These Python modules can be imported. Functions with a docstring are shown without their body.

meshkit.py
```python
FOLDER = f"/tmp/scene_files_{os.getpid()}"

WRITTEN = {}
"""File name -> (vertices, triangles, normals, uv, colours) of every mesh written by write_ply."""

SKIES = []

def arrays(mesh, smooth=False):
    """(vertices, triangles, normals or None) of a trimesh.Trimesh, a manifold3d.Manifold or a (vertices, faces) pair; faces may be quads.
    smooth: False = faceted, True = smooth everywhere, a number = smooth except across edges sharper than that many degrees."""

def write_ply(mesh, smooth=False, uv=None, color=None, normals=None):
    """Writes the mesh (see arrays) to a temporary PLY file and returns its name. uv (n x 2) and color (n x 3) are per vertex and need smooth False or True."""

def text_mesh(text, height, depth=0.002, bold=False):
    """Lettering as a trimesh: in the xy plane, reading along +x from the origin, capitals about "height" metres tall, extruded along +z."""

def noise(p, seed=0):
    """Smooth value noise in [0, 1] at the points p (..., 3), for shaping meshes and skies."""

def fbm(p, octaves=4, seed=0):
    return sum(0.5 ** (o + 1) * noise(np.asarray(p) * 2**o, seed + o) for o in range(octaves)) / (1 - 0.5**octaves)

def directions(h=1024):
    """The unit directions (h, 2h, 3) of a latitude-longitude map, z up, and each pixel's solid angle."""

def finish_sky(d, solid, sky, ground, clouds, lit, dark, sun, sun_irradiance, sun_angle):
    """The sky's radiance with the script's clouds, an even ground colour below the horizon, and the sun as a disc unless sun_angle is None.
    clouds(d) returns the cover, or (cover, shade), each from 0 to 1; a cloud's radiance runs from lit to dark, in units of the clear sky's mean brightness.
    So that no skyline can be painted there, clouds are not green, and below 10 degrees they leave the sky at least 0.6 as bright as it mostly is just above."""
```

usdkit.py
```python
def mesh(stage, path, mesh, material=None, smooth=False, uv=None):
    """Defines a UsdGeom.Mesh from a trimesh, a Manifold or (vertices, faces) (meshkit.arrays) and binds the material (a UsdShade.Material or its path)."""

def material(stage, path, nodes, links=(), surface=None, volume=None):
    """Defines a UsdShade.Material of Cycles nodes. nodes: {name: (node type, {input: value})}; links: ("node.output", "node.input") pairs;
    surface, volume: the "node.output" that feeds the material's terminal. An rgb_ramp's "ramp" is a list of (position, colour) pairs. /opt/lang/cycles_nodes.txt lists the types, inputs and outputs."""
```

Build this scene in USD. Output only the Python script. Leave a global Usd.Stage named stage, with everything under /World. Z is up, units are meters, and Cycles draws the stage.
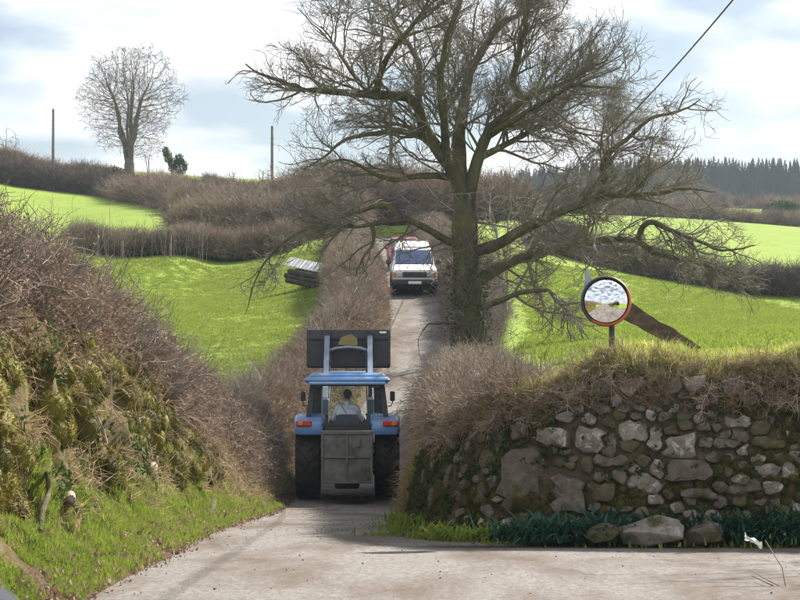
import math
import numpy as np, trimesh, manifold3d as m3, shapely, usdkit, meshkit
from scipy.interpolate import RBFInterpolator, PchipInterpolator
from scipy.spatial import cKDTree
from pxr import Usd, UsdGeom, UsdLux, UsdShade, Gf, Sdf, Vt

# ------------------------------------------------------------------ camera, sky, sun, exposure
stage = Usd.Stage.CreateInMemory()
UsdGeom.SetStageUpAxis(stage, UsdGeom.Tokens.z)
UsdGeom.SetStageMetersPerUnit(stage, 1.0)
UsdGeom.Xform.Define(stage, '/World')
UsdGeom.Scope.Define(stage, '/World/Looks')
CAM_Z, F_PX, PITCH = 1.7, 2000.0, math.atan(60 / 2000.0)
cam = UsdGeom.Camera.Define(stage, '/World/camera')
cam.CreateFocalLengthAttr(90.0)
cam.CreateHorizontalApertureAttr(36.0)
cam.CreateVerticalApertureAttr(27.0)
cam.CreateClippingRangeAttr(Gf.Vec2f(0.2, 8000))
cam.CreateFStopAttr(16.0)
cam.CreateFocusDistanceAttr(34.0)
cam.CreateExposureAttr(1.2)
cam.AddTranslateOp().Set(Gf.Vec3d(0, 0, CAM_Z))
cam.AddRotateXOp().Set(90 + math.degrees(PITCH))

SUN_AZ, SUN_EL = math.radians(50), math.radians(41)       # azimuth from +y towards +x
sky_nodes = {
    "tc": ("texture_coordinate", {}),
    "mp": ("mapping", {"scale": (1.0, 1.0, 3.2), "location": (0.35, 0.2, 0.15)}),
    "n": ("noise_texture", {"scale": 7.0, "detail": 4.0, "roughness": 0.45, "distortion": 0.25}),
    "r": ("rgb_ramp", {"ramp": [(0.0, (0, 0, 0)), (0.40, (.12, .12, .12)), (0.53, (1, 1, 1)), (1.0, (1, 1, 1))]}),
    "n2": ("noise_texture", {"scale": 11.0, "detail": 4.0, "roughness": 0.5}),
    "r2": ("rgb_ramp", {"ramp": [(0.0, (6.6, 7.5, 8.6)), (0.40, (7.6, 8.3, 9.2)), (0.53, (10.2, 10.2, 10.2)), (1.0, (11.5, 11.4, 11.3))]}),
    "sky": ("sky_texture", {"sky_type": "single_scattering", "sun_disc": False, "sun_elevation": SUN_EL, "sun_rotation": SUN_AZ, "air_density": 1.0, "aerosol_density": 1.2, "ozone_density": 1.0}),
    "mix": ("mix_color", {"use_clamp": False}),
    "bg": ("background_shader", {"strength": 0.05}),
}
sky_m = usdkit.material(stage, '/World/Looks/sky_air', sky_nodes, [
    ("tc.generated", "mp.vector"), ("mp.vector", "n.vector"), ("n.fac", "r.fac"), ("mp.vector", "n2.vector"), ("n2.fac", "r2.fac"),
    ("r.color", "mix.fac"), ("sky.color", "mix.a"), ("r2.color", "mix.b"), ("mix.result", "bg.color")], surface="bg.background")
dome = UsdLux.DomeLight.Define(stage, '/World/sky')
UsdShade.MaterialBindingAPI.Apply(dome.GetPrim()).Bind(sky_m)
dome.GetPrim().SetCustomDataByKey('kind', 'structure')
sun = UsdLux.DistantLight.Define(stage, '/World/sun')
sun.CreateNormalizeAttr(True)
sun.CreateIntensityAttr(1.25)
sun.CreateAngleAttr(0.5)
sun.CreateColorAttr(Gf.Vec3f(1.0, 0.93, 0.82))
sun.AddRotateZOp().Set(-math.degrees(SUN_AZ))
sun.AddRotateXOp().Set(90 - math.degrees(SUN_EL) + 180 - 180)
_d = np.array([math.sin(SUN_AZ) * math.cos(SUN_EL), math.cos(SUN_AZ) * math.cos(SUN_EL), math.sin(SUN_EL)])
sun.ClearXformOpOrder()
_r = Gf.Rotation(Gf.Vec3d(0, 0, 1), Gf.Vec3d(*map(float, _d)))
sun.AddTransformOp().Set(Gf.Matrix4d().SetRotate(_r))

# ------------------------------------------------------------------ helpers
rng = np.random.default_rng(7)
PI = math.pi
def unit(a): return a / (np.linalg.norm(a, axis=-1, keepdims=True) + 1e-12)
_fw = np.array([0, math.cos(PITCH), math.sin(PITCH)]); _up = np.array([0, -math.sin(PITCH), math.cos(PITCH)])
def P(px, py, Y):
    """The point of the place at distance Y seen at photograph pixel (px, py)."""
    d = _fw + np.array([(px - 400) / F_PX, 0, 0]) + _up * (300 - py) / F_PX
    return np.array([0, 0, CAM_Z]) + d * (Y / d[1])
def smooth(a, b, x):
    t = np.clip((np.asarray(x, float) - a) / (b - a), 0, 1); return t * t * (3 - 2 * t)

_names = {}
def numbered(parent, name):
    k = _names.get((parent, name), 0); _names[(parent, name)] = k + 1
    return name if k == 0 else f"{name}_{k:03d}"
def tag(prim, label=None, cat=None, group=None, kind=None):
    for k, v in (('label', label), ('category', cat), ('group', group), ('kind', kind)):
        if v: prim.SetCustomDataByKey(k, v)
    return prim
def path_of(p): return p if isinstance(p, str) else str(p.GetPath())
def thing(name, label=None, cat=None, loc=(0, 0, 0), rx=0, rz=0, group=None, kind=None, scale=1.0, ry=0):
    x = UsdGeom.Xform.Define(stage, '/World/' + numbered('/World', name))
    x.AddTranslateOp().Set(Gf.Vec3d(*map(float, loc)))
    if rz: x.AddRotateZOp().Set(math.degrees(rz))
    if rx: x.AddRotateXOp().Set(math.degrees(rx))
    if ry: x.AddRotateYOp().Set(math.degrees(ry))
    if scale != 1.0: x.AddScaleOp().Set(Gf.Vec3f(scale, scale, scale) if np.ndim(scale) == 0 else Gf.Vec3f(*map(float, scale)))
    return tag(x.GetPrim(), label, cat, group, kind)
def part(parent, name, mesh, mat, smooth=False, label=None, kind=None, mask=None):
    pp = path_of(parent)
    m = usdkit.mesh(stage, pp + '/' + numbered(pp, name), mesh, mat, smooth)
    if mask is not None:
        UsdGeom.PrimvarsAPI(m).CreatePrimvar('mask', Sdf.ValueTypeNames.FloatArray, 'vertex').Set(Vt.FloatArray.FromNumpy(np.asarray(mask, np.float32)))
    return tag(m.GetPrim(), label, None, None, kind)
def top(name, mesh, mat, label=None, cat=None, group=None, kind=None, smooth=False, mask=None):
    return tag(part('/World', name, mesh, mat, smooth, None, None, mask), label, cat, group, kind)
def dup(root, loc, rz=0, label=None, group=None, scale=1.0, rx=0):
    was = root.GetCustomData()
    base = root.GetName().rstrip('0123456789').rstrip('_')
    r = thing(base, label or was.get('label'), was.get('category'), loc, rx, rz, group or was.get('group'), was.get('kind'), scale)
    r.GetReferences().AddInternalReference(root.GetPath()); r.SetInstanceable(True)
    return r
def cat(ms):
    vs, fs, n = [], [], 0
    for v, f in ms:
        vs.append(v); fs.append(f + n); n += len(v)
    return np.vstack(vs), np.vstack(fs)
def vf(m):
    if hasattr(m, 'to_mesh'):
        q = m.to_mesh(); return np.array(q.vert_properties[:, :3]), np.array(q.tri_verts)
    if isinstance(m, tuple): return m
    return np.array(m.vertices), np.array(m.faces)
def join(*ms): return cat([vf(m) for m in ms])
def move(m, d):
    v, f = vf(m); return v + np.asarray(d, float), f
def flipx(m):
    v, f = vf(m); return v * [-1, 1, 1], f[:, ::-1]
def hull(pts): 
    h = trimesh.convex.convex_hull(np.asarray(pts, float)); return np.array(h.vertices), np.array(h.faces)
def cbox(x0, x1, y0, y1, z0, z1, b=.02):
    p = []
    for sx, x in ((1, x0), (-1, x1)):
        for sy, y in ((1, y0), (-1, y1)):
            for sz, z in ((1, z0), (-1, z1)):
                p += [(x, y + sy * b, z + sz * b), (x + sx * b, y, z + sz * b), (x + sx * b, y + sy * b, z)]
    return hull(p)
def prism_x(prof, x0, x1, b=0.0):
    """A convex (y, z) outline drawn out along x, its ends bevelled by b."""
    c = np.mean(prof, 0); p = []
    for x, bx in ((x0, b), (x1, -b)):
        for q in prof:
            q = np.asarray(q, float); d = unit(c - q)
            p += [(x, *(q + d * b * 1.2)), (x + bx, *q)]
    return hull(p)
def tube(pts, radii, sides=5, cap=True):
    p = np.asarray(pts, float); r = np.broadcast_to(np.asarray(radii, float), (len(p),))
    t = unit(np.gradient(p, axis=0)); ref = np.array([0.31, 0.17, 0.93]) if abs(t[0] @ [0.31, 0.17, 0.93]) < .9 else np.array([1.0, 0.1, 0])
    a = unit(np.cross(t, ref)); b = np.cross(t, a); ang = np.arange(sides) * 2 * PI / sides
    v = p[:, None] + r[:, None, None] * (np.cos(ang)[None, :, None] * a[:, None] + np.sin(ang)[None, :, None] * b[:, None])
    i, j = np.meshgrid(np.arange(len(p) - 1), np.arange(sides), indexing='ij')
    q = np.stack([i * sides + j, i * sides + (j + 1) % sides, (i + 1) * sides + (j + 1) % sides, (i + 1) * sides + j], -1).reshape(-1, 4)
    f = np.vstack([q[:, [0, 1, 2]], q[:, [0, 2, 3]]]); v = v.reshape(-1, 3)
    if cap:
        n = len(v); v = np.vstack([v, p[0], p[-1]]); k = np.arange(sides); e = (len(p) - 1) * sides
        f = np.vstack([f, np.stack([np.full(sides, n), (k + 1) % sides, k], 1), np.stack([np.full(sides, n + 1), e + k, e + (k + 1) % sides], 1)])
    return v, f
def lathe_x(prof, n=40):
    """(x, r) outline turned about the x axis."""
    m = trimesh.creation.revolve(np.array([(r, x) for x, r in prof], float), sections=n)
    v = np.array(m.vertices)[:, [2, 0, 1]]; return v, np.array(m.faces)
def grid_faces(n, m):
    i, j = np.meshgrid(np.arange(n - 1), np.arange(m - 1), indexing='ij'); k = i * m + j
    return np.vstack([np.stack([k, k + m, k + m + 1], -1).reshape(-1, 3), np.stack([k, k + m + 1, k + 1], -1).reshape(-1, 3)])
def sample(v, f, n, r):
    a, b, c = v[f[:, 0]], v[f[:, 1]], v[f[:, 2]]; nn = np.cross(b - a, c - a); ar = np.linalg.norm(nn, axis=1)
    k = r.choice(len(f), n, p=ar / ar.sum()); u, w = r.random((2, n)); s = u + w > 1; u[s], w[s] = 1 - u[s], 1 - w[s]
    return a[k] + u[:, None] * (b - a)[k] + w[:, None] * (c - a)[k], unit(nn)[k]
def quat_to(nrm, spin):
    """Quaternions (w, x, y, z) that take +z to each normal after a spin about z."""
    z = np.array([0, 0, 1.0]); n = unit(nrm); w = 1 + n @ z; ax = np.cross(np.broadcast_to(z, n.shape), n)
    q = unit(np.concatenate([np.maximum(w, 1e-4)[:, None], ax], 1)); s = np.stack([np.cos(spin / 2), 0 * spin, 0 * spin, np.sin(spin / 2)], 1)
    a0, a = q[:, :1], q[:, 1:]; b0, b = s[:, :1], s[:, 1:]
    return np.concatenate([a0 * b0 - (a * b).sum(1, keepdims=True), a0 * b + b0 * a + np.cross(a, b)], 1)
def scatter(parent, name, protos, pts, nrm, smin, smax, r, tilt=0.25, kind='stuff', label=None, catg=None, pw=None):
    """A PointInstancer of the prototypes [(name, mesh, material)] at the points, their +z along the (jittered) normals."""
    pp = path_of(parent); path = pp + '/' + numbered(pp, name); n = len(pts)
    pi = UsdGeom.PointInstancer.Define(stage, path); targets = []
    for k, (pn, mesh, mat) in enumerate(protos):
        q = f"{path}/{pn}" + (f"_{k:03d}" if k else '')
        usdkit.mesh(stage, q, mesh, mat); targets.append(Sdf.Path(q))
    pi.CreatePrototypesRel().SetTargets(targets)
    pi.CreateProtoIndicesAttr(Vt.IntArray.FromNumpy(r.choice(len(protos), n, p=pw).astype(np.int32)))
    pi.CreatePositionsAttr(Vt.Vec3fArray.FromNumpy(np.asarray(pts, np.float32)))
    q = quat_to(np.asarray(nrm) + r.normal(0, tilt, (n, 3)), r.random(n) * 2 * PI)
    pi.CreateOrientationsAttr(Vt.QuathArray([Gf.Quath(*map(float, x)) for x in q]))
    s = (smin + (smax - smin) * r.random(n))[:, None] * np.ones(3)
    pi.CreateScalesAttr(Vt.Vec3fArray.FromNumpy(s.astype(np.float32)))
    return tag(pi.GetPrim(), label, catg, None, kind)

# ------------------------------------------------------------------ materials
def surf(name, cols, scale=3.0, rough=.8, bump=0.0, bscale=None, spec=.25, rand=0.0, metal=0.0, space='world', detail=6.0, coat=0.0, stretch=(1, 1, 1), bdist=.05):
    """Noise through a ramp of colours; rand mixes in each copy's own random number."""
    nodes = {"g": ("geometry", {}) if space == 'world' else ("texture_coordinate", {}), "mp": ("mapping", {"scale": stretch}),
             "n": ("noise_texture", {"scale": scale, "detail": detail, "roughness": .6}),
             "mr": ("map_range", {"from_min": .28, "from_max": .72, "clamp": True}),
             "r": ("rgb_ramp", {"ramp": [(i / max(1, len(cols) - 1), c) for i, c in enumerate(cols)] if len(cols) > 1 else [(0, cols[0]), (1, cols[0])]}),
             "p": ("principled_bsdf", {"roughness": rough, "specular_ior_level": spec, "metallic": metal, "coat_weight": coat})}
    src = "g.position" if space == 'world' else "g.object"
    links = [(src, "mp.vector"), ("mp.vector", "n.vector"), ("n.fac", "mr.value"), ("r.color", "p.base_color")]
    if rand:
        nodes["o"] = ("object_info", {}); nodes["mx"] = ("mix_float", {"fac": rand})
        links += [("mr.result", "mx.a"), ("o.random", "mx.b"), ("mx.result", "r.fac")]
    else: links.append(("mr.result", "r.fac"))
    if bump:
        nodes["bn"] = ("noise_texture", {"scale": bscale or scale * 5, "detail": 6.0, "roughness": .65}); nodes["b"] = ("bump", {"strength": bump, "distance": bdist})
        links += [("mp.vector", "bn.vector"), ("bn.fac", "b.height"), ("b.normal", "p.normal")]
    return usdkit.material(stage, '/World/Looks/' + name, nodes, links, surface="p.BSDF")
def leafy(name, cols, trans=.35, rand=.8, tint=1.2, scale=2.0):
    """Thin leaves and blades: diffuse with some light let through, each copy its own tone."""
    tc = [tuple(min(1, x * tint) for x in c) for c in cols]
    R = lambda cs: [(i / max(1, len(cs) - 1), c) for i, c in enumerate(cs)]
    return usdkit.material(stage, '/World/Looks/' + name, {
        "g": ("geometry", {}), "n": ("noise_texture", {"scale": scale, "detail": 3.0}), "mr": ("map_range", {"from_min": .3, "from_max": .7, "clamp": True}),
        "o": ("object_info", {}), "mx": ("mix_float", {"fac": rand}), "ri": ("mix_float", {"fac": .35}),
        "r": ("rgb_ramp", {"ramp": R(cols)}), "r2": ("rgb_ramp", {"ramp": R(tc)}),
        "d": ("principled_bsdf", {"roughness": .65, "specular_ior_level": .25}), "t": ("translucent_bsdf", {}), "m": ("mix_closure", {"fac": trans})},
        [("g.position", "n.vector"), ("n.fac", "mr.value"), ("mr.result", "mx.a"), ("o.random", "mx.b"), ("mx.result", "ri.a"), ("g.random_per_island", "ri.b"),
         ("ri.result", "r.fac"), ("ri.result", "r2.fac"), ("r.color", "d.base_color"), ("r2.color", "t.color"), ("d.BSDF", "m.closure1"), ("t.BSDF", "m.closure2")], surface="m.closure")
def paint(name, col, rough=.4, metal=0.0, dirt=None, dscale=4.0, coat=0.0, spec=.5, lo=.45, hi=.75):
    """Paint or metal with patches of dirt."""
    if dirt is None: dirt = tuple(c * .75 for c in col)
    return usdkit.material(stage, '/World/Looks/' + name, {
        "g": ("texture_coordinate", {}), "n": ("noise_texture", {"scale": dscale, "detail": 7.0, "roughness": .65}), "mr": ("map_range", {"from_min": lo, "from_max": hi, "clamp": True}),
        "c": ("mix_color", {"a": col, "b": dirt}), "q": ("map_range", {"from_min": 0., "from_max": 1., "to_min": rough, "to_max": min(1, rough + .3)}),
        "p": ("principled_bsdf", {"metallic": metal, "specular_ior_level": spec, "coat_weight": coat})},
        [("g.object", "n.vector"), ("n.fac", "mr.value"), ("mr.result", "c.fac"), ("c.result", "p.base_color"), ("mr.result", "q.value"), ("q.result", "p.roughness")], surface="p.BSDF")

M = {}
M['twig'] = surf('twig_bark', [(.085, .06, .042), (.20, .15, .105), (.31, .245, .18), (.44, .37, .29)], .7, .8, rand=.5)
M['twig_red'] = surf('bramble_bark', [(.075, .05, .038), (.17, .12, .09), (.28, .21, .165), (.42, .345, .28)], .6, .75, rand=.5)
M['twig_grey'] = surf('grey_twig_bark', [(.095, .084, .07), (.19, .165, .14), (.30, .27, .235)], 1.5, .8, rand=.6)
M['twig_dark'] = surf('dark_twig_bark', [(.05, .04, .034), (.10, .08, .068), (.17, .14, .12)], 1.5, .85, rand=.7)
M['straw'] = leafy('dead_grass_straw', [(.20, .15, .09), (.38, .29, .17), (.50, .41, .26)], .3)
M['deadleaf'] = leafy('dead_leaves', [(.13, .075, .05), (.27, .18, .13), (.40, .30, .23)], .25)
M['grass'] = leafy('verge_grass_blades', [(.13, .19, .025), (.22, .29, .04), (.33, .36, .09)], .45)
M['fieldgrass'] = leafy('pasture_blades', [(.16, .215, .028), (.215, .275, .04), (.29, .315, .075)], .4, scale=.25)
M['rimgrass'] = leafy('wall_top_grass_blades', [(.22, .26, .05), (.42, .43, .12), (.60, .55, .25)], .55)
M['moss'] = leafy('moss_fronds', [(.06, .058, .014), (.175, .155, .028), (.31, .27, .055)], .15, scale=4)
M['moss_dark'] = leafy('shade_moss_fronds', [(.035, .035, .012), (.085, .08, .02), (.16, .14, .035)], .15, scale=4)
M['teal'] = leafy('bluish_green_leaves', [(.02, .07, .045), (.035, .12, .075), (.07, .17, .11)], .25)
M['leaf'] = leafy('ivy_leaves', [(.025, .05, .015), (.05, .10, .025), (.10, .17, .04)], .25)
M['needle'] = leafy('conifer_needles', [(.018, .030, .018), (.028, .045, .026), (.045, .065, .035)], .15, scale=.1)
M['earth'] = surf('bank_earth', [(.045, .033, .024), (.10, .075, .055), (.16, .125, .095)], 3, .95, .6, 14)
M['bark'] = surf('oak_bark', [(.05, .043, .033), (.10, .085, .062), (.12, .115, .05), (.19, .165, .13)], 3.0, .9, 1.0, 11, stretch=(1, 1, .35), bdist=.09)
M['bark_far'] = surf('far_tree_bark', [(.09, .075, .065), (.16, .135, .115)], 1.5, .9)
M['stem'] = surf('pale_stem_bark', [(.14, .11, .09), (.34, .29, .25), (.50, .45, .40)], 5, .85, .4, 30)
M['rubber'] = surf('tyre_rubber', [(.018, .017, .016), (.035, .032, .029), (.075, .062, .05)], 3, .85, .2, 40, space='object')
M['blue'] = paint('tractor_blue_paint', (.10, .225, .46), .38, dirt=(.19, .25, .34), coat=.2)
M['blue_pale'] = paint('faded_blue_roof_paint', (.17, .33, .58), .35, dirt=(.36, .44, .52), coat=.1)
M['black'] = paint('black_plastic', (.015, .015, .017), .45, dirt=(.04, .037, .034))
M['darksteel'] = paint('dark_bucket_steel', (.018, .021, .028), .45, .2, dirt=(.06, .05, .045))
M['armgrey'] = paint('grey_blue_loader_paint', (.20, .26, .35), .45, dirt=(.22, .21, .20))
M['boxgrey'] = paint('galvanised_box_steel', (.15, .15, .138), .65, .15, dirt=(.06, .055, .045), dscale=3, lo=.35, hi=.7)
M['boxrail'] = paint('box_rail_steel', (.13, .13, .125), .6, .2, dirt=(.06, .055, .05))
M['yellow'] = paint('yellow_paint', (.22, .165, .05), .65, dirt=(.08, .065, .04))
M['red_lens'] = paint('red_lamp_lens', (.45, .03, .02), .2, dirt=(.3, .03, .02))
M['amber'] = paint('amber_lamp_lens', (.6, .19, .03), .2)
M['white'] = paint('white_car_paint', (.74, .74, .74), .25, dirt=(.55, .53, .50), coat=.4)
M['maroon'] = paint('dark_red_car_paint', (.22, .02, .03), .25, dirt=(.16, .03, .03), coat=.4)
M['carglass'] = paint('dark_car_glass', (.025, .06, .14), .06, dirt=(.03, .07, .15), spec=.9)
M['chrome'] = paint('headlamp_glass', (.55, .57, .58), .12, .6)
M['plate'] = paint('plate_white', (.7, .7, .66), .5)
M['seat'] = paint('grey_seat_cloth', (.085, .09, .12), .85, spec=.2)
M['shirt'] = surf('pale_shirt_cloth', [(.66, .66, .78), (.78, .78, .86)], 6, .9, .15, 30, space='object')
M['trousers'] = surf('dark_trousers_cloth', [(.04, .045, .06), (.06, .065, .08)], 8, .9, space='object')
M['skin'] = paint('skin', (.48, .28, .20), .5, dirt=(.44, .24, .17), spec=.35)
M['hair'] = surf('dark_hair', [(.02, .015, .012), (.05, .037, .028)], 30, .6, .5, 90, space='object')
M['wood'] = surf('weathered_beam_wood', [(.05, .035, .026), (.10, .072, .052), (.17, .13, .10)], 6, .9, .6, 30, stretch=(1, 1, 3))
M['wood_dark'] = surf('rotten_dark_timber', [(.022, .017, .014), (.05, .04, .032), (.10, .08, .065)], 5, .95, .6, 24)
M['polewood'] = surf('telegraph_pole_wood', [(.10, .085, .07), (.19, .165, .14)], 3, .9)
M['sheet'] = paint('galvanised_sheet', (.27, .30, .33), .5, .3, dirt=(.17, .165, .16))
M['mirror'] = usdkit.material(stage, '/World/Looks/mirror_face', {"p": ("principled_bsdf", {"base_color": (.86, .87, .88), "metallic": 1.0, "roughness": .04})}, [], surface="p.BSDF")
M['rim'] = usdkit.material(stage, '/World/Looks/mirror_rim_plastic', {
    "g": ("texture_coordinate", {}), "n": ("noise_texture", {"scale": 3.5, "detail": 6.0}), "s": ("separate_xyz", {}), "ad": ("math", {"math_type": "add"}), "sb": ("math", {"math_type": "subtract"}),
    "r": ("rgb_ramp", {"ramp": [(0, (.02, .018, .018)), (.55, (.03, .022, .02)), (.66, (.32, .07, .025)), (1, (.42, .10, .035))]}), "p": ("principled_bsdf", {"roughness": .5})},
    [("g.object", "n.vector"), ("g.object", "s.vector"), ("s.x", "sb.value1"), ("s.z", "sb.value2"), ("n.fac", "ad.value1"), ("sb.value", "ad.value2"), ("ad.value", "r.fac"), ("r.color", "p.base_color")], surface="p.BSDF")
def pane(name, tint):
    return usdkit.material(stage, '/World/Looks/' + name, {"f": ("fresnel", {"IOR": 1.18}), "t": ("transparent_bsdf", {"color": tint}), "g": ("glossy_bsdf", {"roughness": .02, "color": (.9, .9, .9)}), "m": ("mix_closure", {})},
        [("f.fac", "m.fac"), ("t.BSDF", "m.closure1"), ("g.BSDF", "m.closure2")], surface="m.closure")
M['pane'] = pane('cab_window_glass', (.96, .98, .97))

def stone_mat(name, cols, lichen, amt):
    return usdkit.material(stage, '/World/Looks/' + name, {
        "g": ("geometry", {}), "n": ("noise_texture", {"scale": 7.0, "detail": 7.0, "roughness": .62}), "mr": ("map_range", {"from_min": .3, "from_max": .7, "clamp": True}),
        "r": ("rgb_ramp", {"ramp": [(i / (len(cols) - 1), c) for i, c in enumerate(cols)]}),
        "ln": ("noise_texture", {"scale": 9.0, "detail": 6.0, "roughness": .7, "distortion": .6}), "lr": ("map_range", {"from_min": amt, "from_max": amt + .1, "clamp": True}), "lm": ("mix_color", {"b": lichen}),
        "mn": ("noise_texture", {"scale": 3.1, "detail": 6.0, "roughness": .7}), "mm": ("map_range", {"from_min": .56, "from_max": .66, "clamp": True}), "mc": ("mix_color", {"b": (.065, .065, .02)}),
        "bn": ("noise_texture", {"scale": 24.0, "detail": 7.0, "roughness": .7}), "b": ("bump", {"strength": .7, "distance": .03}),
        "p": ("principled_bsdf", {"roughness": .92, "specular_ior_level": .2})},
        [("g.position", "n.vector"), ("g.position", "ln.vector"), ("g.position", "mn.vector"), ("g.position", "bn.vector"), ("n.fac", "mr.value"), ("mr.result", "r.fac"), ("ln.fac", "lr.value"), ("lr.result", "lm.fac"), ("r.color", "lm.a"),
         ("mn.fac", "mm.value"), ("mm.result", "mc.fac"), ("lm.result", "mc.a"), ("mc.result", "p.base_color"), ("bn.fac", "b.height"), ("b.normal", "p.normal")], surface="p.BSDF")
M['stone_pale'] = stone_mat('pale_lichened_stone', [(.105, .088, .07), (.18, .155, .128), (.25, .22, .19)], (.38, .35, .32), .52)
M['boulder_grey'] = stone_mat('grey_boulder_stone', [(.17, .145, .125), (.25, .22, .195), (.31, .28, .25)], (.36, .34, .31), .6)
M['stone_brown'] = stone_mat('brown_slate_stone', [(.065, .053, .041), (.115, .096, .076), (.17, .145, .118)], (.30, .27, .24), .64)
M['stone_moss'] = stone_mat('mossy_stone', [(.05, .043, .026), (.09, .073, .048), (.135, .108, .078)], (.085, .085, .03), .5)

# banks: earth, moss and dead grass mixed by noise; "mask" is the height on the bank (0 foot, 1 top)
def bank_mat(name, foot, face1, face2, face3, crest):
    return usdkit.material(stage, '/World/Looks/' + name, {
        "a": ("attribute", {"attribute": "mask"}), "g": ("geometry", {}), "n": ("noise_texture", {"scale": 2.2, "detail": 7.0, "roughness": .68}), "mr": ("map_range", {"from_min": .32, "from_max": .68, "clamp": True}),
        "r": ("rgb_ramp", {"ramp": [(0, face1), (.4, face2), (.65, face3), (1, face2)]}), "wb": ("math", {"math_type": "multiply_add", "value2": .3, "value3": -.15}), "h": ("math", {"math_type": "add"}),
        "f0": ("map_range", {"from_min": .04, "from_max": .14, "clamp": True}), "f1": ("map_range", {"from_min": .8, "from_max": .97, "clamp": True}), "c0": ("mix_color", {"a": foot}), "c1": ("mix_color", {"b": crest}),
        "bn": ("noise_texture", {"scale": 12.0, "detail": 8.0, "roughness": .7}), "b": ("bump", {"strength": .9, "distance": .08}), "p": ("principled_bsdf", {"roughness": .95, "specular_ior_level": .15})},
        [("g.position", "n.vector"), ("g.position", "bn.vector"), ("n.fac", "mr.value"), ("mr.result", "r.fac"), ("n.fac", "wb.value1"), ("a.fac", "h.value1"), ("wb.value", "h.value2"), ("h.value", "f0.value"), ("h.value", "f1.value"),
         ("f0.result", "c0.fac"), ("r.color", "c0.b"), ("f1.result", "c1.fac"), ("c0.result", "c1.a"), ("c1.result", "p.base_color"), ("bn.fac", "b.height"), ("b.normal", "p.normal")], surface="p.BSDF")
M['bank_l'] = bank_mat('mossy_hedgebank', (.11, .08, .055), (.05, .038, .024), (.15, .125, .04), (.21, .165, .10), (.17, .13, .10))
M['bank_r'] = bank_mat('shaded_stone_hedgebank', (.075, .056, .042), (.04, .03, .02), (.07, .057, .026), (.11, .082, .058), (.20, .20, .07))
M['field'] = usdkit.material(stage, '/World/Looks/pasture', {
    "g": ("geometry", {}), "n": ("noise_texture", {"scale": .35, "detail": 8.0, "roughness": .6}), "n2": ("noise_texture", {"scale": 3.0, "detail": 6.0, "roughness": .65}), "mx": ("mix_float", {"fac": .5}),
    "mr": ("map_range", {"from_min": .35, "from_max": .65, "clamp": True}), "r": ("rgb_ramp", {"ramp": [(0, (.13, .205, .024)), (.5, (.175, .25, .03)), (1, (.225, .28, .045))]}),
    "bn": ("noise_texture", {"scale": 9.0, "detail": 6.0}), "b": ("bump", {"strength": .35, "distance": .1}), "p": ("principled_bsdf", {"roughness": .9, "specular_ior_level": .2})},
    [("g.position", "n.vector"), ("g.position", "n2.vector"), ("g.position", "bn.vector"), ("n.fac", "mx.a"), ("n2.fac", "mx.b"), ("mx.result", "mr.value"), ("mr.result", "r.fac"), ("r.color", "p.base_color"), ("bn.fac", "b.height"), ("b.normal", "p.normal")], surface="p.BSDF")
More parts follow.
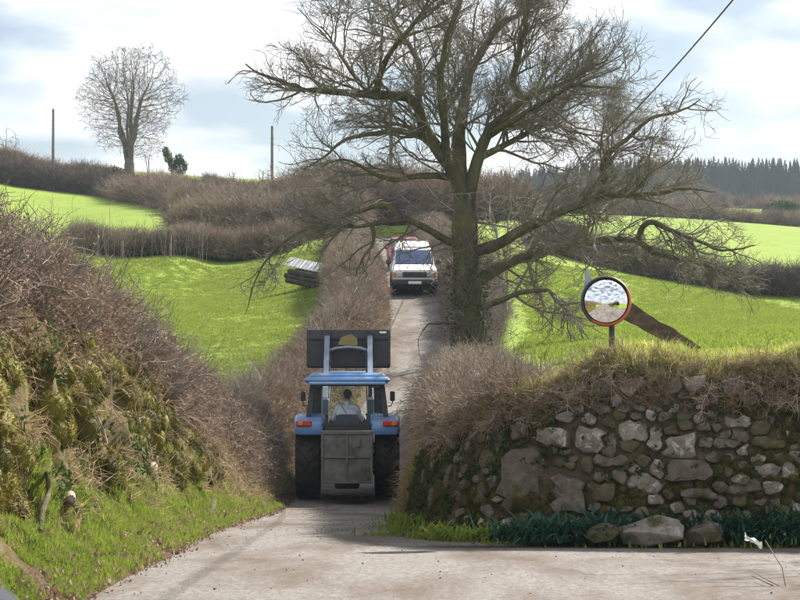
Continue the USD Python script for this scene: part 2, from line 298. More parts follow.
M['road'] = usdkit.material(stage, '/World/Looks/worn_muddy_lane', {
    "g": ("geometry", {}), "mp": ("mapping", {"scale": (1.0, .35, 1.0)}), "n": ("noise_texture", {"scale": .9, "detail": 8.0, "roughness": .66, "distortion": .4}), "mr": ("map_range", {"from_min": .43, "from_max": .62, "clamp": True}),
    "n2": ("noise_texture", {"scale": 22.0, "detail": 9.0, "roughness": .82}), "r": ("rgb_ramp", {"ramp": [(0, (.09, .082, .076)), (.45, (.195, .181, .171)), (1, (.31, .292, .278))]}), "mr2": ("map_range", {"from_min": .3, "from_max": .7, "clamp": True}),
    "mud": ("mix_color", {"b": (.105, .078, .058)}), "am": ("math", {"math_type": "multiply", "value2": .82}),
    "bn": ("noise_texture", {"scale": 40.0, "detail": 8.0, "roughness": .75}), "b": ("bump", {"strength": .6, "distance": .02}), "p": ("principled_bsdf", {"roughness": .88, "specular_ior_level": .25})},
    [("g.position", "mp.vector"), ("mp.vector", "n.vector"), ("n.fac", "mr.value"), ("mr.result", "am.value1"), ("am.value", "mud.fac"), ("mp.vector", "n2.vector"), ("n2.fac", "mr2.value"), ("mr2.result", "r.fac"), ("r.color", "mud.a"), ("mud.result", "p.base_color"),
     ("g.position", "bn.vector"), ("bn.fac", "b.height"), ("b.normal", "p.normal")], surface="p.BSDF")

# ------------------------------------------------------------------ the lie of the land
def pch(*kv):
    x, y = zip(*kv); q = PchipInterpolator(x, y); lo, hi = x[0], x[-1]
    return lambda t: q(np.clip(t, lo, hi))
lane_z = pch((-60, 0), (0, 0), (14, 0), (20, -.15), (28, -.55), (36, -1.05), (42.5, -1.34), (48, -1.2), (52, -.75), (56, -.1), (60, .65), (66, 1.8), (72, 2.95), (80, 4.4), (95, 5.85), (125, 9.4), (180, 15.5))
lane_l = pch((-60, -5), (0, -4), (9, -2.7), (12, -2.4), (14, -2.25), (20, -2.12), (30, -2.2), (42, -2.38), (48, -2.15), (54, -1.6), (60, -.95), (66, -.5), (72, -.35), (80, -.55), (95, -1.0), (125, -2.0))
lane_w = pch((20, 2.25), (30, 2.5), (42, 2.8), (48, 2.75), (54, 2.65), (60, 2.5), (72, 2.3), (80, 2.35), (95, 2.7), (125, 2.7))
def lane_r(y): return lane_l(y) + lane_w(y)
ctl = [(-3.5, 13, 1.6), (-10, 13, 1.8), (-6, 30, .9), (-8, 45, .6), (-14, 40, 1.0), (-30, 10, 2.2), (-30, 30, 1.8), (-6, 52, .8), (-4, 65, 2.2), (-4, 80, 3.9), (-4.5, 95, 5.6), (-5, 120, 9.3),
       (-5.5, 58, 1.35), (-9, 70, 2.6), (-13, 85, 4.25), (-15.5, 100, 5.7), (-10.5, 107, 6.4), (-20, 70, 2.7), (-30, 90, 5.0),
       (-11.5, 116, 8.6), (-19, 116, 8.7), (-13.5, 130, 10.2), (-27, 180, 16.1), (-35, 185, 17.6), (-20, 150, 12.7), (-12, 165, 14.2), (-46, 230, 24.8), (-29, 215, 21.4), (-13, 200, 19.2), (-6, 190, 17.6), (0, 190, 17.4), (8, 190, 16.4),
       (20, 220, 17.6), (33, 220, 16.9), (44, 220, 16.0), (60, 220, 15), (45, 300, 24.2), (80, 400, 32.7), (60, 600, 48.8), (120, 600, 48.8), (20, 600, 44), (0, 600, 40), (100, 800, 62), (150, 1000, 70), (0, 1000, 50), (-80, 400, 26), (-200, 600, 30), (300, 600, 45),
       (400, 2500, 40), (-400, 2500, 40), (0, 3200, 40), (900, 2000, 40), (-900, 2000, 40), (900, 0, 10), (-900, 0, 25), (0, -900, -10),
       (0, -20, 0), (20, -10, .3), (-20, -10, .8), (40, -60, -1.0), (-40, -60, 1.0), (30, 10, 1.2), (30, 24, 1.8), (12, 23, 1.75), (4, 24, 1.7), (3, 22.5, 1.65),
       (3.5, 40, 1.95), (2.6, 30, 1.5), (4.8, 27, 1.78), (20, 40, 2.3), (10, 60, 2.55), (16, 80, 3.5), (6.4, 80, 3.9), (19, 95, 4.3), (8, 98, 5.7), (15, 98, 5.0), (21, 103, 5.8), (9.2, 115, 8.2), (12, 150, 11.1), (30, 150, 9.8), (22, 118, 7.4), (35, 110, 5.5),
       (5, 65, 2.9), (5, 80, 4.7), (5, 95, 6.8), (3, 120, 9.8), (0, 140, 11.6), (2.2, 50, 1.85), (0, 165, 14.4)]
ctl = np.array(ctl, float)
warp = lambda x, y: np.stack([np.arcsinh(np.asarray(x) / 15.0), np.arcsinh(np.asarray(y) / 40.0)], -1)
_rbf = RBFInterpolator(warp(ctl[:, 0], ctl[:, 1]), ctl[:, 2], kernel='thin_plate_spline', smoothing=2e-4)
def land(x, y):
    x, y = np.broadcast_arrays(np.asarray(x, float), np.asarray(y, float)); s = x.shape
    return _rbf(warp(x.ravel(), y.ravel())).reshape(s)
# the right-hand wall's foot, from the junction round the corner and up the lane
_rp = [(34, 18.2), (20, 18.9), (8, 19.65), (4, 19.98), (2.4, 20.15), (1.55, 20.38), (.95, 20.82), (.48, 21.5), (.2, 22.6), (.09, 24), (.09, 27)] + [(float(lane_r(y)), y) for y in range(30, 126, 3)]
_rp = np.array(_rp); _s = np.r_[0, np.cumsum(np.linalg.norm(np.diff(_rp, axis=0), axis=1))]
_qx, _qy = PchipInterpolator(_s, _rp[:, 0]), PchipInterpolator(_s, _rp[:, 1])
def foot_right(s): return np.stack([_qx(s), _qy(s)], -1)
yy = np.linspace(-60, 125, 380)
_fr = foot_right(np.linspace(0, _s[-1], 700))
road_poly = shapely.Polygon([(float(lane_l(y)), y) for y in yy] + [tuple(p) for p in _fr[::-1]] + [(34, 8.4), (8, 8.2), (5, 6), (5, -60)]).buffer(0)
def road_z(x, y): return lane_z(y) - .012 * np.clip(x - 1, 0, 30) * 0
def ground(x, y):
    """The height of the finished ground, sunk under the lane."""
    x, y = np.broadcast_arrays(np.asarray(x, float), np.asarray(y, float))
    d = shapely.distance(shapely.points(x.ravel(), y.ravel()), road_poly).reshape(x.shape)
    w = smooth(.8, 1.6, d)
    return (road_z(x, y) - .09) * (1 - w) + land(x, y) * w
gx = np.concatenate([-np.geomspace(3000, 16, 60), np.arange(-15, 16, .3), np.geomspace(16, 3000, 60)])
gy = np.concatenate([-np.geomspace(3000, 12, 30), np.arange(-11, 130, .5), np.geomspace(130, 4000, 110)])
GX, GY = np.meshgrid(gx, gy)
GZ = ground(GX, GY)
GZ = GZ + np.where(GY > 45, .07, .05) * (meshkit.fbm(np.stack([GX * .35, GY * .35, 0 * GX], -1), 4, 3) - .5) * (shapely.distance(shapely.points(GX.ravel(), GY.ravel()), road_poly).reshape(GX.shape) > 1.7)
gf = grid_faces(len(gy), len(gx))[:, ::-1]
top('ground', (np.stack([GX, GY, GZ], -1).reshape(-1, 3), gf), M['field'], 'bright green pasture ground rolling up to the skyline', 'ground', kind='structure', smooth=True)
# road
ry = np.concatenate([np.linspace(-60, 6, 40), np.arange(6.2, 20, .2), np.arange(20, 60, .3), np.arange(60, 126, .7)])
rows = []
for y in ry:
    xl = float(lane_l(y)) - .25
    xr = 34 if 8.5 < y < 20.4 else (5.2 if y <= 6 else (5.2 + (y - 6) / 2.5 * 28.8 if y < 8.6 else float(lane_r(max(y, 20))) + .3))
    if y >= 20.4: xr = float(np.interp(y, [20.4, 21.2, 22, 23, 24.5], [2.2, 1.2, .8, .5, lane_r(24.5) + .3])) if y < 24.5 else float(lane_r(y)) + .3
    u = np.linspace(0, 1, 60); u = np.where(xr > 20, u ** 1.8, u)
    x = xl + (xr - xl) * u
    z = road_z(x, y) + .022 * (meshkit.fbm(np.stack([x * 1.6, np.full_like(x, y * .8), 0 * x], -1), 4, 5) - .5)
    z[0] -= .12; z[-1] -= .12
    rows.append(np.stack([x, np.full_like(x, y), z], -1))
RV = np.array(rows)
top('lane', (RV.reshape(-1, 3), grid_faces(*RV.shape[:2])[:, ::-1]), M['road'], 'pale worn lane with muddy patches running from the junction up the hill', 'road', kind='structure', smooth=True)

# ------------------------------------------------------------------ prototypes for vegetation
def twig_clump(seed, n=26, h=.6, spread=.45, r0=.006, kids=4, droop=.0, leaves=0, lsize=.04):
    r = np.random.default_rng(seed); ms = []; lf = []
    for k in range(n):
        a, t = r.random() * 2 * PI, r.normal(0, spread)
        d = np.array([math.sin(t) * math.cos(a), math.sin(t) * math.sin(a), abs(math.cos(t))]); p = np.array([r.normal(0, .09), r.normal(0, .09), -.05]) ; L = h * r.uniform(.5, 1.15)
        pts = [p]; q = d.copy()
        for i in range(4):
            q = unit(q + r.normal(0, .22, 3) + [0, 0, -droop * (i + 1)]); pts.append(pts[-1] + q * L / 4)
        rr = r0 * r.uniform(.6, 1.3); ms.append(tube(pts, np.linspace(rr, rr * .4, 5), 3, False))
        for j in range(kids):
            i = r.integers(1, 5); o = np.array(pts[i]); e = unit(unit(pts[i] - pts[i - 1]) + r.normal(0, .6, 3)); l2 = L * r.uniform(.15, .4)
            m = o + e * l2 * .5; e2 = unit(e + r.normal(0, .3, 3)); ms.append(tube([o, m, m + e2 * l2 * .5], [rr * .5, rr * .4, rr * .25], 3, False))
            if leaves and r.random() < leaves: lf.append(leaf_quad(m + e2 * l2 * .5, r, lsize))
        if leaves:
            for j in range(int(leaves * 3)): lf.append(leaf_quad(np.array(pts[r.integers(1, 5)]), r, lsize))
    return (cat(ms), cat(lf) if lf else None)
def leaf_quad(o, r, s):
    d = unit(r.normal(0, 1, 3)); e = unit(np.cross(d, r.normal(0, 1, 3))); s = s * r.uniform(.6, 1.4); c = np.cross(d, e)
    v = np.array([o, o + d * s * .5 + e * s * .3 + c * s * .1, o + d * s, o + d * s * .5 - e * s * .3 + c * s * .1]); return v, np.array([[0, 1, 2], [0, 2, 3]])
def tuft(seed, n=34, h=.2, w=.006, spread=.5, rad=.07, bend=.5):
    r = np.random.default_rng(seed); ms = []
    for k in range(n):
        a = r.random() * 2 * PI; d = np.array([math.cos(a), math.sin(a), 0]); o = np.array([r.normal(0, rad), r.normal(0, rad), -.02]); L = h * r.uniform(.5, 1.2); t = abs(r.normal(0, spread)); sd = np.array([-d[1], d[0], 0]) * w * r.uniform(.7, 1.4)
        p1 = o + (d * math.sin(t) + [0, 0, math.cos(t)]) * L * .5; t2 = t + bend * r.uniform(.3, 1.5); p2 = p1 + (d * math.sin(t2) + np.array([0, 0, math.cos(t2)])) * L * .5
        ms.append((np.array([o - sd, o + sd, p1 + sd * .8, p1 - sd * .8, p2]), np.array([[0, 1, 2], [0, 2, 3], [3, 2, 4]])))
    return cat(ms)
def leafball(seed, n=90, rad=.25, s=.07, flat=.8):
    r = np.random.default_rng(seed); ms = []
    for k in range(n):
        o = unit(r.normal(0, 1, 3)) * rad * r.uniform(.45, 1.05) ** .6; o[2] *= flat; ms.append(leaf_quad(o, r, s))
    return cat(ms)
def strapclump(seed, n=60, h=.28):
    r = np.random.default_rng(seed); ms = []
    for k in range(n):
        a = r.random() * 2 * PI; d = np.array([math.cos(a), math.sin(a), 0]); L = h * r.uniform(.6, 1.2); w = np.array([-d[1], d[0], 0]) * r.uniform(.007, .014); o = np.array([r.normal(0, .08), r.normal(0, .08), -.02]); t = r.uniform(.15, .9); pts = [o]
        for i in range(4):
            pts.append(pts[-1] + (d * math.sin(t) + np.array([0, 0, math.cos(t)])) * L / 4); t += r.uniform(.2, .5)
        ww = [.6, 1, .9, .6, .05]; v = np.array([x for p, q in zip(pts, ww) for x in (p - w * q, p + w * q)]); f = [[2 * i, 2 * i + 1, 2 * i + 3] for i in range(4)] + [[2 * i, 2 * i + 3, 2 * i + 2] for i in range(4)]
        ms.append((v, np.array(f)))
    return cat(ms)
TW = [twig_clump(s, 13, .7, .42, .0085, 4) for s in (1, 2, 3)]
WHIP = [twig_clump(s, 5, 1.5, .2, .0085, 3) for s in (61, 62)]
BR = [twig_clump(s, 13, .8, .9, .008, 4, .12, 1.3, .05) for s in (4, 5, 6)]
FAR = [twig_clump(s, 14, 1.25, .5, .018, 4) for s in (7, 8)]
def twigs(kind='twig', mat='twig'): return [('twig_clump', t[0], M[mat]) for t in (TW if kind == 'twig' else FAR if kind == 'far' else BR)]
def brambles(): return [x for t in BR for x in (('bramble_stems', t[0], M['twig_red']), ('dead_leaves', t[1], M['deadleaf']))]
TUFT = [tuft(s) for s in (11, 12, 13)]
LONG = [tuft(s, 30, .42, .005, .6, .06, .9) for s in (14, 15)]
def mosspad(seed, n=260, R=.09):
    r = np.random.default_rng(seed); u = unit(r.normal(0, 1, (n, 3))); u[:, 2] = np.abs(u[:, 2]); o = u * [R, R, R * .5]; s1 = unit(np.cross(u, r.normal(0, 1, (n, 3)))) * .0042; e = o + unit(u + r.normal(0, .5, (n, 3))) * r.uniform(.012, .03, (n, 1))
    v = np.concatenate([np.stack([o - s1, o + s1, e], 1).reshape(-1, 3)]); f = np.arange(3 * n).reshape(-1, 3); d = trimesh.creation.icosphere(1); dv = np.array(d.vertices) * [R, R, R * .5]; return cat([(v, f), (dv, np.array(d.faces))])
MOSS = [mosspad(s) for s in (16, 17)]
SHORT = [tuft(s, 40, .10, .012, .6, .14, .4) for s in (18, 19)]

# ------------------------------------------------------------------ the banks
PROF_L = np.array([(-.12, -.06), (0, .02), (.12, .07), (.28, .2), (.45, .33), (.58, .55), (.68, .9), (.8, 1.35), (.95, 1.8), (1.12, 2.15), (1.4, 2.45), (1.8, 2.5), (2.3, 2.35), (2.9, 1.9), (3.4, 1.3), (3.8, .6)])
_t = np.r_[0, np.cumsum(np.linalg.norm(np.diff(PROF_L, axis=0), axis=1))]; _tt = np.linspace(0, _t[-1], 44)
PL = np.stack([np.interp(_tt, _t, PROF_L[:, 0]), np.interp(_tt, _t, PROF_L[:, 1])], 1)
hl = pch((6, 2.6), (12, 2.85), (16, 2.85), (20, 2.65), (28, 2.35), (36, 2.15), (44, 1.85), (56, 1.7), (66, 1.45), (125, 1.4))
by = np.concatenate([np.arange(4, 48, .12), np.arange(48, 126, .35)])
def displaced(V, amp, scale, seed, amp2=.0, fade=None):
    n = np.cross(np.gradient(V, axis=0), np.gradient(V, axis=1)); n = unit(n)
    k = amp * (meshkit.fbm(V * scale, 4, seed) - .5) * 2 + amp2 * (meshkit.fbm(V * scale * 4, 3, seed + 9) - .5) * 2
    if fade is not None: k = k * fade
    return V + n * k[..., None]
LV = np.stack([lane_l(by)[:, None] - PL[None, :, 0] * np.interp(by, [48, 66], [1, .62])[:, None], np.broadcast_to(by[:, None], (len(by), len(PL))), lane_z(by)[:, None] + PL[None, :, 1] * (hl(by) / 2.5)[:, None]], -1)
_fade = smooth(0, .5, PL[:, 0])[None, :] * .9 + .1
LV = displaced(LV, .16, 1.2, 21, .08, _fade)
_rg = np.abs(meshkit.fbm(np.stack([LV[..., 1] * 1.9, LV[..., 2] * .55, 0 * LV[..., 0]], -1), 3, 23) - .5) * 2
LV[..., 0] += (.34 * (smooth(0, .35, _rg) - .6) * (smooth(.3, .7, PL[:, 0]) * (1 - smooth(1.0, 1.4, PL[:, 0])))[None, :] * (1 - smooth(34, 46, by))[:, None])
LV[..., 2] += (hl(by) * .45 * (meshkit.fbm(np.stack([by * .22, 0 * by, 0 * by], -1), 3, 8) - .5) * smooth(46, 56, by))[:, None] * np.clip(PL[None, :, 1] / 2.5, 0, 1)
lv, lfc = LV.reshape(-1, 3), grid_faces(*LV.shape[:2])
lmask = np.broadcast_to(np.clip(PL[None, :, 1] / 2.5, 0, 1), LV.shape[:2]).ravel()
left = thing('hedge_bank', 'tall mossy earth hedgebank with brown twigs along the left of the lane', 'hedge bank')
part(left, 'bank', (lv, lfc), M['bank_l'], True, mask=lmask)
r = np.random.default_rng(31)
p, n = sample(lv, lfc, 60000, r); n = np.where(n[:, 2:] < -.2, -n, n); n = n if n[:, 0].mean() > 0 or True else n
hh = (p[:, 2] - lane_z(p[:, 1])) / (hl(p[:, 1]) / 2.5)
dd = lane_l(p[:, 1]) - p[:, 0]
nn = meshkit.fbm(p * .9, 3, 41)
crest = np.array([.35, -.1, 1.0])
near = p[:, 1] < 48
def keep(mask, k):
    i = np.nonzero(mask)[0]; return i if len(i) <= k else r.choice(i, k, replace=False)
ylow = np.interp(p[:, 1], [12, 20, 28, 40], [1.8, 1.65, 1.1, .6])        # where twigs start above moss
i = keep((hh > ylow + (nn - .5) * 1.2) & near, 4200); scatter(left, 'brambles', brambles(), p[i], n[i] * .5 + crest * .8, .4, .82, r, .5)
i = keep((hh > ylow + .1 + (nn - .5)) & near, 3000); scatter(left, 'twigs', twigs(mat='twig_dark') + twigs() + twigs(mat='twig_grey'), p[i], n[i] * .6 + crest, .45, .9, r, .4)
i = keep((hh > 2.2) & (p[:, 1] > 24) & (p[:, 1] < 110), 330); scatter(left, 'whips', [('upright_stems', q_[0], M['twig_grey']) for q_ in WHIP], p[i], [0, 0, 1.0] + 0 * p[i], .4, .9, r, .12)
i = keep((hh > .3) & ~near & (p[:, 1] < 125), 6500); j = nn[i] > .5; scatter(left, 'twigs', twigs(mat='twig_red') + twigs('bramble', 'twig'), p[i[j]], n[i[j]] * .6 + crest, .4, .95, r, .45); scatter(left, 'twigs', twigs(mat='twig_dark') + twigs(mat='twig') + twigs('bramble', 'twig_red'), p[i[~j]], n[i[~j]] * .6 + crest, .4, .8, r, .45)
i = keep((hh > .3) & ~near & (p[:, 1] < 125), 1800); scatter(left, 'dead_leaves', [('dead_leaves', leafball(95, 40, .25, .07), M['deadleaf']), ('dead_grass_tuft', LONG[0], M['straw']), ('ivy_leaves', leafball(96, 40, .2, .08), M['leaf'])], p[i], n[i], .6, 1.5, r, .4, pw=[.55, .3, .15])
i = keep((hh > .55) & (hh < 1.9) & near & (nn > .44), 6500); scatter(left, 'moss', [('moss_pad', m, M['moss']) for m in MOSS], p[i], n[i], .5, 1.7, r, .2)
i = keep((hh > .35) & (hh < 2.0) & (p[:, 1] < 60), 1000); scatter(left, 'dead_grass', [('dead_grass_tuft', m, M['straw']) for m in LONG], p[i], n[i] + [0, 0, -.1], .5, 1.0, r, .4)
i = keep((hh > .5) & (hh < 1.9) & (p[:, 1] < 46) & (nn < .44), 420); scatter(left, 'ivy', [('ivy_leaves', leafball(s, 40, .14, .06), M['leaf']) for s in (51, 52)], p[i], n[i], .6, 1.2, r, .3)
vm = ((lv[lfc][:, :, 1].mean(1) < 41) & (np.abs(lane_l(lv[lfc][:, :, 1].mean(1)) - lv[lfc][:, :, 0].mean(1) - .30) < .27) & (lv[lfc][:, :, 1].mean(1) > 9)); pv_, nv_ = sample(lv, lfc[vm], 19000, r); ok_ = (meshkit.fbm(pv_ * 1.1, 3, 43) > .36) & (pv_[:, 2] - lane_z(pv_[:, 1]) < 1.0); pv_, nv_ = pv_[ok_], np.abs(nv_[ok_])
scatter(left, 'verge_grass', [('grass_tuft', m, M['grass']) for m in TUFT] + [('dead_grass_tuft', TUFT[0], M['straw'])], pv_, nv_ * .4 + [0, 0, 1], .18, .5, r, .35, pw=[.28, .28, .28, .16])
i = keep((dd > .1) & (hh < 1.3) & (hh > .2) & (p[:, 1] > 30) & (p[:, 1] < 120), 4500); scatter(left, 'verge_grass', [('grass_tuft', m, M['grass']) for m in TUFT] + [('dead_grass_tuft', m, M['straw']) for m in LONG], p[i], n[i] * .4 + [0, 0, 1], .6, 1.2, r, .25)
i = keep((dd > -.1) & (dd < .3) & (hh < .3) & (p[:, 1] < 45), 2500); scatter(left, 'leaf_litter', [('dead_leaves', leafball(s, 12, .1, .04, .2), M['deadleaf']) for s in (53, 54)], p[i], [0, 0, 1.0] + 0 * p[i], .6, 1.2, r, .1)

# right bank: stone-faced along the junction, earth up the lane
ss = np.concatenate([np.arange(0, 22, .25), np.arange(22, 48, .07), np.arange(48, 78, .2), np.arange(78, _s[-1], .4)])
fp = foot_right(ss); tg = unit(np.gradient(fp, axis=0)); inn = np.stack([tg[:, 1], -tg[:, 0]], 1)
hx = pch((-.5, 1.35), (.2, 1.35), (.5, 1.42), (.95, 1.6), (1.3, 1.66), (1.7, 1.84), (2.1, 1.95), (2.6, 1.95), (3.2, 1.86), (3.7, 1.87), (4.2, 1.98), (5, 2.0), (34, 2.0))
hy = pch((22, 1.4), (24, 1.5), (30, 1.95), (36, 2.5), (42, 2.85), (50, 2.6), (56, 1.9), (62, 1.3), (70, 1.1), (125, 1.2))
hR = np.where(fp[:, 1] < 22, hx(fp[:, 0]), hy(fp[:, 1]))
PROF_R = np.array([(-.5, -.1), (-.36, .0), (-.18, .05), (-.02, .12), (.06, .3), (.12, .7), (.19, 1.1), (.27, 1.5), (.38, 1.8), (.52, 1.97), (.75, 2.05), (1.1, 2.05), (1.5, 1.98), (1.8, 1.8)]); 
_t = np.r_[0, np.cumsum(np.linalg.norm(np.diff(PROF_R, axis=0), axis=1))]; _tt = np.linspace(0, _t[-1], 48)
PR = np.stack([np.interp(_tt, _t, PROF_R[:, 0]), np.interp(_tt, _t, PROF_R[:, 1])], 1)
foot_in = np.where(fp[:, 1] < 22.5, 1.0, .3)[:, None]
off = np.where(PR[None, :, 0] < 0, PR[None, :, 0] * foot_in, PR[None, :, 0])
Q = fp[:, None, :] + inn[:, None, :] * off[..., None]
RB = np.concatenate([Q, (lane_z(fp[:, 1])[:, None] + PR[None, :, 1] * (hR / 2.05)[:, None])[..., None]], -1)
_fade = smooth(-.1, .2, PR[:, 0])[None, :] * .85 + .15
RB = displaced(RB, .06, 1.4, 61, .035, _fade)
rv, rf = RB.reshape(-1, 3), grid_faces(*RB.shape[:2])
rmask = np.broadcast_to(np.clip(PR[None, :, 1] / 2.05, 0, 1) * (PR[None, :, 0] > -.25), RB.shape[:2]).ravel()
wall = thing('stone_hedge_wall', 'shaded dry stone hedgebank wall with grassy top on the right', 'stone wall')
part(wall, 'bank', (rv, rf), M['bank_r'], True, mask=rmask)
# stones: (px, py, width, height, kind) read off the photograph, then more between them
STONES = [(525, 478, 56, 74, 1), (555, 438, 36, 27, 0), (592, 438, 32, 28, 0), (634, 430, 28, 22, 0), (656, 440, 17, 26, 0), (680, 448, 34, 26, 0), (688, 473, 46, 20, 1), (735, 420, 40, 18, 0), (700, 418, 20, 15, 0), (645, 484, 32, 22, 0),
          (613, 463, 40, 19, 1), (632, 466, 18, 18, 0), (577, 405, 15, 15, 0), (616, 400, 11, 14, 0), (676, 405, 14, 12, 0), (712, 402, 14, 22, 1), (765, 468, 30, 17, 0), (791, 472, 15, 15, 0), (727, 447, 26, 16, 1), (770, 446, 30, 18, 2), (566, 492, 44, 44, 1),
          (520, 432, 24, 22, 1), (502, 440, 16, 22, 1), (489, 458, 18, 26, 2), (545, 402, 22, 10, 1), (520, 401, 20, 9, 1), (535, 418, 26, 12, 2), (652, 418, 10, 16, 0), (760, 428, 24, 14, 2), (790, 424, 20, 18, 1), (600, 492, 30, 22, 2), (700, 492, 32, 18, 1),
          (745, 492, 40, 18, 1), (665, 420, 16, 10, 1), (585, 468, 24, 20, 2), (555, 461, 30, 14, 2), (466, 470, 16, 18, 2), (450, 478, 14, 20, 2), (502, 502, 16, 16, 0), (480, 492, 18, 22, 2), (436, 500, 14, 22, 2), (660, 468, 16, 20, 0), (610, 446, 14, 24, 1), (783, 400, 16, 20, 1)]
face_j = (PR[:, 0] > -.05) & (PR[:, 0] < .5)
Fz = RB[:, face_j]; Fp = Fz.reshape(-1, 3); Fn = unit(np.cross(np.gradient(RB, axis=0), np.gradient(RB, axis=1)))[:, face_j].reshape(-1, 3)
out2 = np.repeat(-inn, face_j.sum(), axis=0); Fn = np.where(((Fn[:, :2] * out2).sum(1) < 0)[:, None], -Fn, Fn)
def to_px(q):
    d = q - [0, 0, CAM_Z]; a = d @ _fw; return np.stack([400 + F_PX * d[:, 0] / a, 300 - F_PX * (d @ _up) / a], 1)
front = (Fp[:, 1] < 27) & (Fp[:, 0] < 12); Fp, Fn = Fp[front], Fn[front]; Fx = to_px(Fp); ktree = cKDTree(Fx)
r = np.random.default_rng(71)
def stone(w, h, t, seed, npt=15, sub=2, rough=.05):
    """An angular broken stone: the hull of scattered points, split finer and roughened."""
    q = np.random.default_rng(int(seed) + 9000); u = unit(q.normal(0, 1, (npt, 3))); m_ = np.abs(u) ** 3.4; u = u / (m_.sum(1, keepdims=True) ** (1 / 3.4)) * q.uniform(.86, 1.0, (npt, 1))
    hv, hf = hull(u); tm = trimesh.Trimesh(hv, hf)
    for _ in range(sub): tm = tm.subdivide()
    trimesh.smoothing.filter_laplacian(tm, lamb=.35, iterations=1)
    v = np.array(tm.vertices); v = v / np.abs(v).max(0); v = v + unit(v) * (rough * 2 * (meshkit.fbm(v * 2.2 + seed * 3.1, 4, int(seed)) - .5))[:, None]
    return v * [w / 2, h / 2, t / 2], np.array(tm.faces)
def masonry():
    """Interlocking stones: cells round the stones read off the photograph and a random fill, in wall-face pixels."""
    q = np.random.default_rng(72); seeds, owner, kinds = [], [], []
    for k, (a, b, w, h, kd) in enumerate(STONES):
        nx, ny = max(1, round(w / 17)), max(1, round(h / 13)); kinds.append(kd)
        for i in range(nx):
            for j in range(ny): seeds.append((a + (i - (nx - 1) / 2) * w / nx, b + (j - (ny - 1) / 2) * h / ny)); owner.append(k)
    fixed = len(seeds); tries = 0
    for t in range(30000):
        a, b = q.uniform(408, 1010), q.uniform(388, 524)
        if b < 392 + max(0, 560 - a) * .36: continue
        sz = 7.0 + 6.5 * meshkit.noise(np.array([a * .03, b * .05, 3.0]))
        d = np.array(seeds) - (a, b); 
        if (np.hypot(d[:, 0] / 1.35, d[:, 1]) < sz).any(): continue
        seeds.append((a, b)); owner.append(len(kinds)); kinds.append(int(q.choice([0, 1, 2], p=[.16, .50, .34])))
    S = np.array(seeds) * [1, 1.35]; S += q.normal(0, .4, S.shape)
    cells = shapely.voronoi_polygons(shapely.MultiPoint(S), extend_to=shapely.box(395, 500, 1025, 730)); cl = list(cells.geoms); tree_ = shapely.STRtree(cl); own = {}
    for k, p_ in enumerate(S):
        c = cl[int(tree_.query(shapely.Point(p_), predicate='within')[0])]; own.setdefault(owner[k], []).append(c)
    for k, cs in own.items():
        g = shapely.union_all(cs)
        if k < len(STONES): a, b, w, h, _ = STONES[k]; g = g.intersection(shapely.Point(a, b * 1.35).buffer(1.0, 24).minimum_rotated_rectangle.buffer(0)) if False else g.intersection(shapely.box(a - w * .66, (b - h * .66) * 1.35, a + w * .66, (b + h * .66) * 1.35))
        g = g.intersection(shapely.box(398, 510, 1018, 712)); g = shapely.affinity.scale(g, 1, 1 / 1.35, origin=(0, 0))
        g = g.buffer(-2.7, join_style='round').buffer(1.4, join_style='round')
        if g.geom_type == 'MultiPolygon': g = max(g.geoms, key=lambda x: x.area)
        if g.is_empty or g.area < 22: continue
        yield g, kinds[k], k
import shapely.affinity
def face_stone(g, kind, seed):
    q = np.random.default_rng(seed + 500); cx, cy = g.centroid.x, g.centroid.y; ki = ktree.query((cx, cy))[1]; c, nrm = Fp[ki], Fn[ki]; dist, kn = ktree.query((cx, cy), k=40); nrm = unit(Fn[kn].mean(0)); c = Fp[kn[:12]].mean(0) * [1, 1, 0] + [0, 0, Fp[ki][2]]
    x = unit(np.cross([0, 0, 1.0], nrm)); y = np.cross(nrm, x); sc = c[1] / F_PX; n = 16 if g.area > 220 else 12; ex = g.exterior; rim = np.array([[(lambda z: (z.x, z.y))(ex.interpolate((i + q.uniform(-.25, .25)) / n, normalized=True)) for i in range(n)]])[0] - (cx, cy)
    if rim[0, 0] * rim[1, 1] - rim[0, 1] * rim[1, 0] > 0: rim = rim[::-1]
    rim = rim * [1, -1] * sc / max(.35, math.sqrt(max(.05, 1 - nrm[2] ** 2))) ** 0; big = math.sqrt(g.area) * sc; t = min(.085, .2 * big + .01) * q.uniform(.5, 1.25); c = c + nrm * float(q.normal(.006, .016)); tilt = q.normal(0, .10, 2)
    rings = []
    for f_, z in ((.98, -.09), (1.0, t * .25), (.93, t * .75), (.70, t * 1.0), (.35, t * 1.08)):
        m_ = rim * f_ * (1 + .05 * q.normal(0, 1, (n, 1))); zz = z + (m_ @ tilt + q.normal(0, .1 * t, n)) * (z > 0); rings.append(np.concatenate([m_, zz[:, None]], 1))
    v = np.vstack(rings + [np.array([[0, 0, t * 1.05]])]); m = len(rings); f = []
    for i in range(m - 1):
        for j in range(n): a_, b_, c_, d_ = i * n + j, i * n + (j + 1) % n, (i + 1) * n + (j + 1) % n, (i + 1) * n + j; f += [(a_, b_, c_), (a_, c_, d_)]
    f += [((m - 1) * n + j, (m - 1) * n + (j + 1) % n, m * n) for j in range(n)]
    w = c + v[:, :1] * x + v[:, 1:2] * y + v[:, 2:] * nrm; w = w + nrm * (.025 * (meshkit.fbm(w * 9, 3, 4) - .5))[:, None]; tm = trimesh.Trimesh(w, np.array(f), process=False)
    if tm.volume < 0: tm.invert()
    return np.array(tm.vertices), np.array(tm.faces)
SK = ('stone_pale', 'stone_brown', 'stone_moss'); rest = {}
